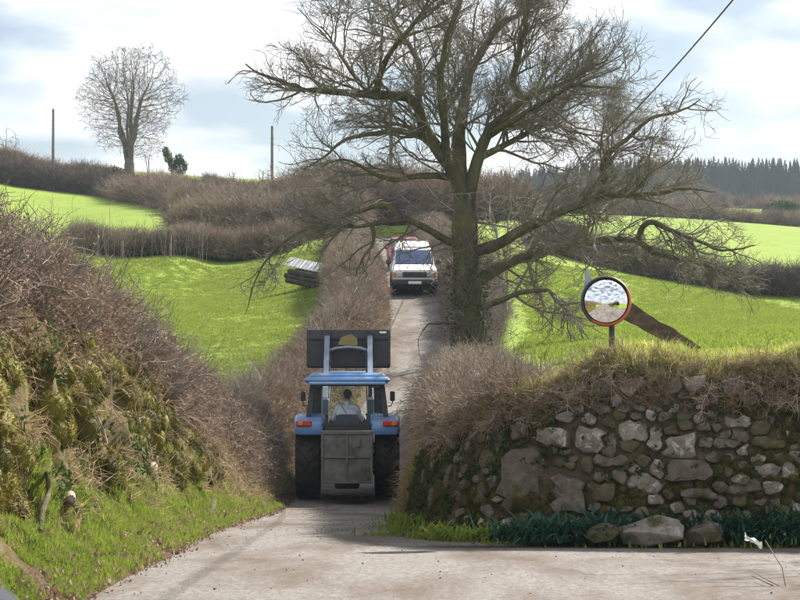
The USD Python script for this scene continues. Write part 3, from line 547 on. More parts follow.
for i_, (g_, kd_, k_) in enumerate(sorted(masonry(), key=lambda x: (x[0].centroid.x > 810, -x[0].area))):
    if i_ < 290: part(wall, 'stone', face_stone(g_, kd_, k_), M[SK[kd_]], 32)
    else: rest.setdefault(kd_, []).append(face_stone(g_, kd_, k_))
for kd_ in sorted(rest): part(wall, 'small_stones', cat(rest[kd_]), M[SK[kd_]], 32, kind='stuff')
p, n = sample(rv, rf, 90000, r); n = np.where(n[:, 2:] < -.2, -n, n)
kk = cKDTree(fp).query(p[:, :2])[1]; hs = (p[:, 2] - lane_z(fp[kk, 1])) / (hR[kk] / 2.05); io = ((p[:, :2] - fp[kk]) * inn[kk]).sum(1); outn = np.concatenate([-inn[kk], 0 * inn[kk][:, :1]], 1)
n = np.where((io < .5)[:, None] & ((n * outn).sum(1) < 0)[:, None], -n, n)
jn = (fp[kk, 1] < 26) & (p[:, 0] < 14); nn = meshkit.fbm(p * 1.1, 3, 77); n2 = meshkit.fbm(p * 2.7, 2, 78)
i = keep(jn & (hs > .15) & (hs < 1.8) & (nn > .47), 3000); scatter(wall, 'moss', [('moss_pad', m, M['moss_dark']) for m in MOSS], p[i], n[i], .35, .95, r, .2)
i = keep(jn & (hs > 1.5) & (io < .6), 1700); scatter(wall, 'dead_grass', [('dead_grass_tuft', m, M['straw']) for m in LONG] + [('stems', TW[0][0], M['twig'])], p[i] + [0, 0, .02], n[i] * .8 + [0, 0, -.35], .25, .55, r, .35)
i = keep((fp[kk, 1] < 25) & (p[:, 0] < 14) & (io > .42) & (hs > 1.78), 9000); scatter(wall, 'top_grass', [('grass_tuft', m, M['rimgrass']) for m in TUFT + LONG], p[i], n[i] * .3 + [0, -.15, .9], .28, .62, r, .3)
i = keep(jn & (hs > .1) & (hs < 1.8) & (nn < .5), 450); scatter(wall, 'ivy', [('ivy_leaves', leafball(s, 40, .12, .05), M['leaf']) for s in (51, 52)], p[i], n[i], .5, 1.0, r, .3)
i = keep((p[:, 0] < 1.35) & (fp[kk, 1] > 20.6) & (fp[kk, 1] < 34) & (hs > 1.75) , 420); scatter(wall, 'brambles', brambles(), p[i], n[i] * .3 + [-.15, -.1, 1], .35, .7, r, .4)
i = keep((fp[kk, 1] > 21.0) & (fp[kk, 1] < 62) & (hs > np.interp(fp[kk, 1], [21, 25, 30, 42], [1.9, 1.78, 1.45, .7])), 3000); scatter(wall, 'twigs', twigs() + twigs('bramble', 'twig_grey'), p[i], n[i] * .3 + [-.02, -.1, .9], .35, .85, r, .35)
i = keep((fp[kk, 1] >= 62) & (hs > .3), 5000); scatter(wall, 'twigs', twigs('twig', 'twig_red') + twigs('bramble', 'twig_grey'), p[i], n[i] * .6 + [0, 0, .9], .45, .9, r, .4)
i = keep((fp[kk, 1] > 25) & (fp[kk, 1] < 60) & (hs > .1) & (hs < 1.6), 2200); scatter(wall, 'dead_grass', [('dead_grass_tuft', m, M['straw']) for m in LONG] + [('grass_tuft', TUFT[0], M['grass'])], p[i], n[i] + [0, 0, .2], .5, 1.0, r, .4)
i = keep((p[:, 0] < 14) & (fp[kk, 1] < 40) & (io > -.45) & (io < .02), 2600); scatter(wall, 'leaf_litter', [('dead_leaves', leafball(s, 12, .09, .035, .25), M['deadleaf']) for s in (53, 54)] + [('grass_tuft', SHORT[0], M['grass'])], p[i], [0, 0, 1.0] + 0 * p[i], .5, 1.1, r, .1, pw=[.42, .42, .16])
# bluish green leafy plants along the wall's foot, one thing each
SC = [strapclump(s) for s in (81, 82, 83)]
clumps = []
for k, (a, b, s) in enumerate([(520, 524, 1.0), (535, 520, 1.3), (552, 522, 1.2), (570, 520, 1.0), (585, 514, 1.1), (603, 512, 1.2), (622, 508, 1.3), (640, 506, 1.25), (655, 504, 1.2), (672, 504, 1.1), (690, 506, 1.2), (708, 508, 1.3), (726, 510, 1.3), (742, 510, 1.2),
                              (757, 514, 1.3), (772, 518, 1.3), (786, 520, 1.3), (798, 522, 1.3), (812, 522, 1.2), (713, 522, 1.0), (731, 526, 1.1), (748, 528, 1.0), (765, 530, 1.0), (784, 532, 1.1), (800, 534, 1.0), (598, 526, .9), (562, 530, .9), (612, 524, .9), (545, 532, .9), (500, 530, .8), (480, 532, .7), (460, 533, .7), (440, 534, .7)]):
    yv = 20.12 - (b - 505) * .012; x = (a - 400) / F_PX * yv; z = float(lane_z(yv)) + .08
    o = thing('leafy_clump', 'low clump of bluish green leaves at the foot of the stone wall', 'plant', (x, yv, z), rz=k * 1.7, group='bluish green leafy clumps along the wall foot', scale=float(s) * 1.3)
    part(o, 'leaves', SC[k % 3], M['teal' if a > 490 else 'grass'])
# boulders at the wall foot
for a, b, w, h, d, mt, lb in ((653, 530, 66, 36, .3, 'boulder_grey', 'large pale grey boulder lying among the leafy plants at the wall foot'), (703, 533, 38, 32, .25, 'stone_brown', 'pointed brown boulder right of the large pale one at the wall foot'), (605, 532, 38, 22, .22, 'stone_moss', 'low mossy boulder left of the large pale one at the wall foot')):
    c = P(a, b, 19.75); sc = 19.75 / F_PX; v, f = stone(w * sc, d * 1.6, h * sc * .95, a, 18, 3, .07)
    v[:, 2] *= np.where(v[:, 2] > 0, 1 - .45 * np.abs(v[:, 0]) / (w * sc / 2), 1); v[:, 0] += v[:, 2] * .3
    q = top('boulder', (v + c, f), M[mt], lb, 'boulder', smooth=40)

# ------------------------------------------------------------------ trees
def poly_in(poly, n, r):
    pg = shapely.Polygon(poly); x0, y0, x1, y1 = pg.bounds; out = np.zeros((0, 2))
    while len(out) < n:
        q = np.stack([r.uniform(x0, x1, 4 * n), r.uniform(y0, y1, 4 * n)], 1); out = np.vstack([out, q[shapely.contains_xy(pg, q[:, 0], q[:, 1])]])
    return out[:n]
def grow(nodes, par, lab, attr, step, infl, kill, iters, r, wob=.35, up=.0):
    """Space colonisation: branches grow towards the attraction points until they reach them."""
    nodes, par, lab = [np.array(x) for x in nodes], list(par), list(lab); attr = np.array(attr)
    for it in range(iters):
        if not len(attr): break
        t = cKDTree(np.array(nodes)); d, i = t.query(attr); ok = d < infl
        if not ok.any(): break
        N = np.array(nodes); dirs = np.zeros_like(N); np.add.at(dirs, i[ok], unit(attr[ok] - N[i[ok]])); who = np.unique(i[ok])
        dv = unit(unit(dirs[who]) + r.normal(0, wob, (len(who), 3)) + [0, 0, up]); new = N[who] + dv * step
        far = t.query(new)[0] > step * .45
        for w, q in zip(who[far], new[far]): nodes.append(q); par.append(int(w)); lab.append(lab[w])
        if not far.any(): attr = attr[d > kill * 1.5]; continue
        dn = cKDTree(new[far]).query(attr)[0]; attr = attr[dn > kill]
    return np.array(nodes), np.array(par), np.array(lab)
def pipe(par, n, r0, root_r):
    kids = np.zeros(n, int); 
    for k in par[1:]: kids[k] += 1
    lo, hi = 1.5, 5.0
    def radii(p):
        a = np.zeros(n)
        for k in range(n - 1, -1, -1):
            if a[k] == 0: a[k] = r0 ** p
            if par[k] >= 0: a[par[k]] += a[k]
        return a ** (1 / p)
    for _ in range(18):
        m = (lo + hi) / 2
        if radii(m)[0] > root_r: lo = m
        else: hi = m
    return radii(hi)
def chains(nodes, par, rad):
    n = len(nodes); best = np.full(n, -1); br = np.zeros(n)
    for k in range(1, n):
        q = par[k]
        if q >= 0 and rad[k] > br[q]: br[q], best[q] = rad[k], k
    for k in range(n):
        if par[k] < 0 or best[par[k]] != k:
            c = [k]
            while best[c[-1]] >= 0: c.append(best[c[-1]])
            yield ([par[k]] if par[k] >= 0 else []) + c
def limb_nodes(polys, step):
    """Polylines (first the trunk) to skeleton nodes; each later one starts at the nearest node there is."""
    nodes, par, lab = [], [], []
    for k, pl in enumerate(polys):
        pl = np.array(pl, float); s = np.r_[0, np.cumsum(np.linalg.norm(np.diff(pl, axis=0), axis=1))]; n = max(2, int(s[-1] / step)); q = np.stack([np.interp(np.linspace(0, s[-1], n + 1), s, pl[:, j]) for j in range(3)], 1)
        if k:
            prev = int(cKDTree(np.array(nodes)).query(q[0])[1]); q = q[1:]
        else: prev = -1
        for x in q: nodes.append(x); par.append(prev); lab.append(k); prev = len(nodes) - 1
    return nodes, par, lab
def tree_parts(o, nodes, par, lab, rad, mats, thin=.03, sides=(9, 4), twig_add=2, tl=.22, tr=.006, r=None, names=('trunk', 'limb'), gnarl=.0):
    thick, fine = {}, []
    loc = nodes[0]
    for c in chains(nodes, par, rad):
        pts, rr = nodes[c] - loc, rad[c].copy()
        if len(c) > 1 and par[c[1]] == c[0]: rr[0] = min(rr[0], rr[1] * 1.35)
        if len(c) < 2: continue
        big = rr > thin
        if big[1:].any():
            e = max(2, int(np.nonzero(big)[0][-1]) + 2); q, w = pts[:e], rr[:e]
            if gnarl and len(q) > 3: w = w * (1 + gnarl * (meshkit.noise(q * 3.0, 5) - .5))
            thick.setdefault(int(lab[c[1]]), []).append(tube(q, w, sides[0]))
            if e < len(pts): fine.append(tube(pts[e - 1:], rr[e - 1:], sides[1], False))
        else: fine.append(tube(pts, rr, sides[1] if rr[0] > tr * 2 else 3, False))
    kids = np.bincount(par[par >= 0], minlength=len(nodes)); tips = np.nonzero(kids == 0)[0]
    if twig_add:
        src = np.concatenate([np.repeat(tips, twig_add), r.choice(np.nonzero(rad < thin)[0], len(tips) * twig_add)])
        d0 = unit(nodes[src] - nodes[par[src]]); d = unit(d0 + r.normal(0, .36, d0.shape)); L = tl * r.uniform(.4, 1.3, len(src))[:, None]; a = nodes[src] - loc; m = a + d * L * .5; e = m + unit(d + r.normal(0, .25, d.shape)) * L * .5
        s1 = unit(np.cross(d, [.3, .2, .9])); s2 = np.cross(d, s1); w = tr
        v = np.stack([a + s1 * w, a - s1 * w * .5 + s2 * w * .8, a - s1 * w * .5 - s2 * w * .8, m + s1 * w * .8, m - s1 * w * .4 + s2 * w * .7, m - s1 * w * .4 - s2 * w * .7, e], 1); n = len(src)
        f = np.array([[0, 1, 4], [0, 4, 3], [1, 2, 5], [1, 5, 4], [2, 0, 3], [2, 3, 5], [3, 4, 6], [4, 5, 6], [5, 3, 6]])
        fine.append((v.reshape(-1, 3), (f[None] + 7 * np.arange(n)[:, None, None]).reshape(-1, 3)))
    for k in sorted(thick): part(o, names[0] if k == 0 else names[1], cat(thick[k]), mats[0], True)
    return part(o, 'twigs', cat(fine), mats[1], False)

# the oak over the lane
OY = 50.0
def W(*pp): return [P(a, b, OY + c) for a, b, c in pp]
OAK = [W((469, 385, 0), (470, 350, 0), (468, 310, 0), (466, 270, 0), (465, 225, 0), (466, 190, 0)),
    W((465, 222, 0), (461, 190, -.05), (452, 170, -.2), (438, 150, -.4), (424, 128, -.7), (416, 106, -.9), (404, 98, -1.1), (375, 97, -1.5), (340, 95, -1.8), (302, 94, -2.0), (282, 86, -2.0), (262, 80, -2.1), (250, 72, -2.1)),
    W((420, 118, -.8), (418, 88, -.3), (421, 66, .2), (414, 48, .6), (400, 22, 1.0), (392, -20, 1.4)),
    W((374, 97, -1.5), (358, 80, -1.2), (348, 66, -1.0), (334, 44, -.8), (320, 26, -.6)),
    W((376, 95, -1.5), (382, 68, -2.0), (388, 54, -2.3), (402, 34, -2.8), (422, 8, -3.2), (436, -30, -3.5)),
    W((466, 210, 0), (460, 176, .15), (459, 140, .5), (464, 110, 1.0), (468, 78, 1.5), (482, 52, 1.9), (502, 24, 2.3), (532, 4, 2.6), (556, -30, 2.8)),
    W((446, 160, -.3), (444, 118, -1.0), (440, 80, -1.6), (446, 40, -2.0), (462, -5, -2.4), (468, -50, -2.5)),
    W((466, 222, 0), (470, 190, .05), (476, 166, .2), (482, 148, .3), (492, 128, .3), (512, 112, .2), (522, 100, .1), (514, 84, 0), (520, 56, -.3), (528, 25, -.6), (534, -20, -.8)),
    W((520, 102, .1), (540, 92, -.5), (562, 84, -1.0), (586, 72, -1.4), (612, 58, -1.6)),
    W((488, 136, .3), (508, 124, -.6), (545, 102, -1.2), (574, 88, -1.6), (604, 90, -1.8), (622, 92, -1.8)),
    W((492, 130, .3), (514, 124, 1.0), (545, 120, 1.6), (575, 132, 2.0), (602, 138, 2.2)),
    W((478, 158, .2), (504, 146, 1.3), (534, 130, 2.2), (560, 112, 2.8), (584, 104, 3.1)),
    W((459, 180, 0), (441, 176, -.4), (420, 176, -.8), (395, 180, -1.2), (371, 173, -1.5), (346, 160, -1.7), (322, 168, -1.8)),
    W((430, 140, -.6), (412, 134, .3), (392, 131, .9), (366, 134, 1.4), (346, 138, 1.8), (328, 156, 2.0), (310, 168, 2.1)),
    W((463, 247, 0), (446, 240, -.3), (428, 230, -.6), (406, 221, -.9), (385, 223, -1.2), (352, 228, -1.5), (330, 227, -1.6), (300, 224, -1.7)),
    W((402, 221, -.9), (389, 206, -.5), (376, 206, -.1), (362, 211, .3), (340, 217, .5), (322, 223, .5), (296, 236, .4), (272, 256, .4), (256, 285, .4), (247, 318, .4)),
    W((372, 226, -1.3), (374, 244, -1.3), (366, 262, -1.4), (361, 280, -1.4)),
    W((468, 252, 0), (496, 245, -.3), (520, 231, -.6), (545, 219, -.9), (566, 209, -1.1), (586, 203, -1.2), (603, 193, -1.3), (605, 180, -1.4), (603, 164, -1.5), (611, 150, -1.6), (626, 139, -1.7), (641, 126, -1.8), (656, 115, -1.9), (680, 109, -2.0), (702, 95, -2.1)),
    W((603, 194, -1.3), (640, 196, -1.6), (680, 192, -1.8), (714, 198, -2.0)),
    W((470, 288, 0), (500, 267, .4), (522, 257, .7), (552, 250, 1.0), (582, 244, 1.2), (612, 240, 1.3), (632, 241, 1.4), (650, 252, 1.5), (672, 258, 1.5), (702, 265, 1.6), (730, 280, 1.6), (748, 291, 1.6)),
    W((638, 244, 1.4), (641, 230, 1.2), (650, 222, 1.1), (672, 230, 1.0), (702, 241, .9), (722, 247, .8), (756, 244, .7)),
    W((470, 312, 0), (502, 300, -.6), (522, 292, -.9), (546, 290, -1.1), (556, 300, -1.2), (573, 318, -1.3), (580, 338, -1.3)),
    W((466, 325, 0), (448, 322, -.3), (432, 320, -.5), (426, 326, -.6))]
r = np.random.default_rng(101)
CROWN = shapely.Polygon([(236, 76), (262, 52), (285, 36), (300, 8), (330, -40), (420, -100), (540, -100), (600, -40), (622, 20), (640, 66), (668, 82), (706, 88), (716, 140), (704, 196), (740, 222), (770, 240), (756, 300), (700, 306), (660, 292), (610, 276), (600, 330), (575, 346), (540, 336), (500, 330), (440, 346), (420, 330), (436, 280), (425, 258), (400, 262), (366, 288), (352, 262), (318, 262), (280, 300), (256, 336), (236, 328), (236, 280), (256, 236), (300, 205), (300, 150), (262, 110)])
def polylines(o, d, L, K, wob, up, q):
    """Crooked branches all at once: starts, directions and lengths to (n, K + 1, 3) points."""
    n = len(o); pts = np.empty((n, K + 1, 3)); pts[:, 0] = o; d = d.copy()
    for k in range(K):
        d = unit(d + q.normal(0, wob, (n, 3)) + np.array([0, 0, up])); pts[:, k + 1] = pts[:, k] + d * (L / K)[:, None]
    return pts
def tubes(pts, ra, sides):
    """(n, k, 3) polylines and (n, k) radii to one mesh."""
    n, k = pts.shape[:2]; t = unit(np.gradient(pts, axis=1)); a = unit(np.cross(t, np.array([.31, .17, .93]))); b = np.cross(t, a); ang = np.arange(sides) * 2 * PI / sides
    v = pts[:, :, None] + ra[:, :, None, None] * (np.cos(ang)[None, None, :, None] * a[:, :, None] + np.sin(ang)[None, None, :, None] * b[:, :, None])
    i, j = np.meshgrid(np.arange(k - 1), np.arange(sides), indexing='ij'); f = np.stack([i * sides + j, i * sides + (j + 1) % sides, (i + 1) * sides + (j + 1) % sides, (i + 1) * sides + j], -1).reshape(-1, 4); f = np.vstack([f[:, [0, 1, 2]], f[:, [0, 2, 3]]])
    return v.reshape(-1, 3), (f[None] + (k * sides) * np.arange(n)[:, None, None]).reshape(-1, 3)
def inside_px(pts, q):
    d = pts - [0, 0, CAM_Z]; a = d @ _fw; j = q.normal(0, 15, (len(pts), 1, 2)); return shapely.contains_xy(CROWN, 400 + F_PX * d[..., 0] / a + j[..., 0], 300 - F_PX * (d @ _up) / a + j[..., 1])
def sprout(pts, ra, tmin, per, ang, lens, q, cap, out=None):
    """Side shoots along polylines: (starts, directions, lengths, radii)."""
    n, k = pts.shape[:2]; who = np.repeat(np.arange(n), per) if np.ndim(per) == 0 else np.repeat(np.arange(n), per); m = len(who); t = q.uniform(tmin, 1.0, m) * (k - 1); i = np.minimum(t.astype(int), k - 2); u = (t - i)[:, None]
    o = pts[who, i] * (1 - u) + pts[who, i + 1] * u; tg = unit(pts[who, i + 1] - pts[who, i]); rr = ra[who, i] * (1 - u[:, 0]) + ra[who, i + 1] * u[:, 0]
    side = unit(np.cross(tg, q.normal(0, 1, (m, 3)))); a = np.radians(q.normal(ang, 13, m))[:, None]; d = unit(tg * np.cos(a) + side * np.sin(a))
    if out is not None: d = unit(d + .3 * unit(o - out))
    return o, d, lens * (1.15 - .55 * t / (k - 1)) * q.uniform(.55, 1.3, m), np.minimum(rr * .62, cap * q.uniform(.7, 1.2, m))
def resample(pl, n):
    pl = np.array(pl); s_ = np.r_[0, np.cumsum(np.linalg.norm(np.diff(pl, axis=0), axis=1))]; x = np.linspace(0, s_[-1], n); return np.stack([PchipInterpolator(s_, pl[:, j])(x) for j in range(3)], 1), s_[-1]
oak = thing('oak_tree', 'large bare spreading oak with mossy trunk and limbs over the lane', 'tree', OAK[0][0])
base0 = OAK[0][0]; heart = P(466, 175, OY); limbs, lens_ = [], []
tp_, _ = resample(OAK[0], 40); tz = np.linspace(0, 1, 40); fl = .345 + .15 * np.exp(-tz * 9) - .03 * tz - .10 * smooth(.8, 1, tz)
tv, tf = tube(tp_ - base0, fl, 26); k_ = (meshkit.fbm(tv * [2.6, 2.6, .9], 4, 6) - .5) * .16; ax = np.zeros_like(tv); ax[:len(tv) - 2] = unit(tv[:-2] - np.repeat(tp_ - base0, 26, 0)); tv = tv + ax * k_[:, None]
part(oak, 'trunk', (tv, tf), M['bark'], True)
for pl in OAK[1:]:
    p_, L_ = resample(pl, 48); p_[2:] += np.cumsum(r.normal(0, .012, (46, 3)), 0) * np.linspace(0, 1, 46)[:, None]; limbs.append(p_); lens_.append(L_)
LP = np.array(limbs); LL = np.array(lens_); s_ = np.linspace(0, 1, 48)
LR = (.0165 * LL + .018)[:, None] * (1 - s_[None]) ** .85 + .012; LR[14] *= .6; LR[[0, 4, 6]] *= np.array([[1.3], [1.25], [1.3]]) * (1 + .25 * np.exp(-s_ * 8))[None]
for k in range(len(LP)):
    w_ = LR[k] * (1 + .22 * (meshkit.noise(LP[k] * 4.0, k) - .5)); v_, f_ = tube(LP[k] - base0, w_, 10); part(oak, 'limb', (v_, f_), M['bark'], True)
def fit(o, d, L, K, wob, up):
    pts = polylines(o, d, L, K, wob, up, r); ok = inside_px(pts, r); bad = np.argmax(~ok, 1); cut = np.where(ok.all(1), 1.0, np.maximum(bad - .4, .0) / K); keep_ = (cut > .45)
    return o[:, None] + (pts - o[:, None]) * cut[:, None, None], keep_
fine = []
o, d, L, rr = sprout(LP, LR, .10, np.maximum(6, (LL / .27 * np.where(np.isin(np.arange(len(LL)), [11, 12, 13, 14, 15]), .6, 1.0))).astype(int), 52, 2.1, r, .031, heart); L = np.minimum(L, 2.6); p1, kp = fit(o, d, L, 9, .17, .035); p1, rr = p1[kp], rr[kp]
r1 = rr[:, None] * np.linspace(1, .22, 10)[None] + .004; fine.append(tubes(p1, r1, 6))
o, d, L, rr = sprout(p1, r1, .12, 8, 50, .95, r, .02, heart); p2, kp = fit(o, d, L, 6, .2, .03); p2, rr = p2[kp], rr[kp]
r2 = np.maximum(rr, .009)[:, None] * np.linspace(1, .45, 7)[None]; fine.append(tubes(p2, r2, 4))
o, d, L, rr = sprout(p2, r2, .15, 6, 46, .48, r, .009, heart); p3, kp = fit(o, d, L, 4, .2, .03); p3 = p3[kp]
r3 = np.full((len(p3), 1), .0058) * np.linspace(1, .6, 5)[None]; fine.append(tubes(p3, r3, 3))
o, d, L, rr = sprout(p3, r3, .2, 3, 42, .26, r, .006); p4, kp = fit(o, d, L, 2, .15, .03); p4 = p4[kp]; fine.append(tubes(p4, np.full((len(p4), 1), .0042) * np.array([[1, .9, .6]]), 3))
tips = p1[:, -1]; print('oak', len(p1), len(p2), len(p3), len(p4))
# the thicket of shoots round the trunk
o = np.repeat(tp_[6:30:1], 14, 0) + r.normal(0, .2, (24 * 14, 3)) * [1, 1, .3]; d = unit(np.concatenate([r.normal(0, 1, (len(o), 2)), r.uniform(-.1, .9, (len(o), 1))], 1)); p5 = polylines(o, d, r.uniform(.5, 1.3, len(o)), 5, .25, .02, r); r5 = np.full((len(o), 1), .009) * np.linspace(1, .5, 6)[None]; fine.append(tubes(p5, r5, 3))
o, d, L, rr = sprout(p5, r5, .2, 5, 48, .4, r, .007); p6 = polylines(o, d, L, 3, .22, .02, r); fine.append(tubes(p6, np.full((len(p6), 1), .006) * np.linspace(1, .6, 4)[None], 3))
q_ = tp_[(np.random.default_rng(9).random(1500) ** 1.9 * 26).astype(int)]; a_ = np.random.default_rng(10).uniform(0, 2 * PI, 1500); rg = np.random.default_rng(11); leaf_ = cat([leaf_quad(x + np.array([math.cos(t), math.sin(t), 0]) * rg.uniform(.36, .52) + rg.normal(0, .06, 3) - base0, rg, .10) for x, t in zip(q_, a_)]); part(oak, 'ivy', leaf_, M['leaf'], kind='stuff')
tw_v, tw_f = cat(fine); part(oak, 'twigs', (tw_v - base0, tw_f), M['twig_grey'], kind='stuff')

def wild_tree(name, label, base, height, width, seed, trunk_r, n_att, mats, stems=3, low=.28, lean=(0, 0), group=None, thin=.05, tr=.012, step=None, kill=None, form=1.0):
    r = np.random.default_rng(seed); base = np.asarray(base, float); step = step or height / 55; polys = []
    for k in range(stems):
        a = k * 2 * PI / stems + r.uniform(0, 1); sp = width * .5 * (.15 if k == 0 else r.uniform(.3, .75)); q = [base if k == 0 else base + [0, 0, height * r.uniform(.05, .14)]]
        for t in np.linspace(.12, .62, 6): q.append(base + np.array([math.cos(a) * sp * t ** 1.2 + lean[0] * t, math.sin(a) * sp * t ** 1.2 + lean[1] * t, height * t * (1 if k == 0 else r.uniform(.88, 1.0))]) + r.normal(0, height * .008, 3))
        polys.append(q)
    u = unit(r.normal(0, 1, (n_att, 3))) * (r.random(n_att) ** .45)[:, None]; u[:, 2] = np.where(u[:, 2] < 0, u[:, 2], u[:, 2] * form)
    lump = meshkit.fbm(u * 2.3 + seed, 3, seed); u = u[r.random(n_att) < (.15 + 1.6 * smooth(.38, .62, lump))]; u = u * (1 + .35 * (meshkit.noise(unit(u) * 2.2 + 5, seed) - .5))[:, None]
    att = base + np.array([lean[0] * .6, lean[1] * .6, height * (low + (1 - low) * .5)]) + u * [width / 2, width / 2, height * (1 - low) * .5]
    nd, pa, lb = limb_nodes(polys, step); nd, pa, lb = grow(nd, pa, lb, att, step, height * .22, kill or step * 1.6, 70, r, .22, .4); rad = pipe(pa, len(nd), tr, trunk_r); rad = np.maximum(tr * .7, trunk_r * (rad / trunk_r) ** 1.18)
    o = thing(name, label, 'tree', nd[0], group=group); tree_parts(o, nd, pa, lb, rad, mats, thin, (7, 3), 2, height * .055, tr * .7, r); return o
def on_land(px, Y, dz=0): x = (px - 400) / F_PX * Y; return np.array([x, Y, float(ground(x, Y)) + dz])
b = on_land(129, 212); b[2] = P(129, 174, 212)[2]
big = wild_tree('bare_tree', 'tall bare many-stemmed tree standing alone on the left skyline', b, 14.2, 10.8, 202, .55, 6500, (M['bark_far'], M['bark_far']), 8, .12, tr=.018, thin=.06, form=1.0, step=.26, kill=.3)
sap = [wild_tree('sapling', l, on_land(a, Y), h, w, 210 + k, .06, 70, (M['bark_far'], M['bark_far']), 3, .2, tr=.014, thin=.05) for k, (a, Y, h, w, l) in enumerate([
    (4, 205, 4.6, 2.2, 'thin bare sapling at the very left edge of the skyline'), (14, 207, 4.0, 1.6, 'thin bare sapling right of the one at the left edge of the skyline'), (148, 208, 5.0, 3.0, 'small bare twiggy tree just right of the tall skyline tree'),
    (262, 190, 2.4, 2.4, 'small bare bush left of the middle telegraph pole'), (232, 192, 2.0, 1.6, 'small bare skyline bush on the brown hedge top')])]
for k, (a, Y, h, w, l) in enumerate([(505, 66, 5.2, 2.8, 'thin grey many-stemmed bare tree just right of the oak trunk'), (535, 74, 4.6, 3.0, 'bare scrubby tree between the oak trunk and its right limb'),
    (644, 235, 8.4, 6.0, 'brownish bare tree in front of the left end of the conifer wood'), (668, 245, 9.4, 7.0, 'tallest brownish bare tree left of the conifer wood'), (692, 240, 7.5, 6.0, 'rightmost brownish bare tree below the conifer wood'), (610, 240, 7.0, 6.5, 'brownish bare tree behind the oak right limb'), (575, 230, 6.5, 6.5, 'bare tree behind the oak crown right of the trunk'),
    (345, 112, 4.2, 4.2, 'scrubby bare tree behind the grey sheets on the field edge'), (312, 118, 4.4, 4.6, 'scrubby grey tree at the left of the lane hedge top'), (280, 116, 3.8, 4.4, 'scrubby bare tree over the field corner'), (420, 128, 5.0, 5.0, 'bare thicket tree above the white car')]):
    wild_tree('hedgerow_tree', l, on_land(a, Y, -.1), h, w, 230 + k, .05 + h * .009, 420 if h > 4.9 else 300, (M['twig_grey'], M['twig_grey'] if Y < 200 and k != 10 else M['twig']), 4, .12, tr=.010 if Y < 130 else .019, thin=.06)
# the tree on the right, out of the picture, whose shade falls across the near road
wild_tree('roadside_tree', 'bare tree on top of the wall further along the road to the right', (10.5, 21.2, 1.75), 7.0, 6.5, 260, .2, 500, (M['bark'], M['twig_grey']), 4, .2, tr=.009, thin=.04)

# ivy-clad stump and bush on the skyline
def leafy_mass(o, name, centres, n, size, mat, seed):
    r = np.random.default_rng(seed); ms = []
    for c, rr in centres:
        c, rr = np.array(c, float), np.array(rr, float); k = int(3.2 * n * rr.prod() ** .66)
        for j in range(max(30, k)):
            u = unit(r.normal(0, 1, 3)) * r.uniform(.35, 1.05) ** .5; ms.append(leaf_quad(c + u * rr, r, size))
    return part(o, name, cat(ms), mat)
q = P(173, 173, 194); o = thing('ivy_clad_stump', 'leaning ivy-covered dead trunk on the skyline right of the tall tree', 'tree', q)
part(o, 'trunk', tube([(0, 0, -.2), (-.2, 0, .8), (-.55, 0, 1.7), (-.7, 0, 2.3)], [.16, .13, .1, .06], 7), M['bark_far'], True)
leafy_mass(o, 'crown', [((-.15, 0, .8), (.35, .35, .7)), ((-.45, 0, 1.5), (.42, .4, .6)), ((-.7, 0, 2.1), (.35, .3, .5))], 700, .15, M['leaf'], 3)
q = P(180, 174, 193.5); o = thing('evergreen_bush', 'small dark rounded evergreen bush beside the leaning ivy-clad trunk', 'bush', q)
part(o, 'trunk', tube([(0, 0, -.2), (0, 0, .8)], [.12, .08], 6), M['bark_far']); leafy_mass(o, 'crown', [((0, 0, .7), (.75, .7, .8)), ((-.1, 0, 1.35), (.45, .4, .6))], 700, .15, M['leaf'], 4)
q = on_land(112, 198); o = thing('gorse_bush', 'yellowish green gorse bush at the foot of the tall skyline tree', 'bush', q)
part(o, 'stems', TW[0][0], M['twig']); leafy_mass(o, 'crown', [((0, 0, .8), (1.6, 1.0, 1.2)), ((1.4, 0, .5), (1.2, .9, .9))], 420, .22, M['moss'], 5)
q = on_land(780, 258); o = thing('round_bush', 'dark rounded bush in the far hedge at the right edge', 'bush', q + [0, 0, .3])
part(o, 'stems', FAR[0][0], M['twig']); leafy_mass(o, 'crown', [((0, 0, .9), (2.2, 1.6, 1.4)), ((1.2, 0, 1.2), (1.4, 1.2, 1.0))], 420, .3, M['leaf'], 6)

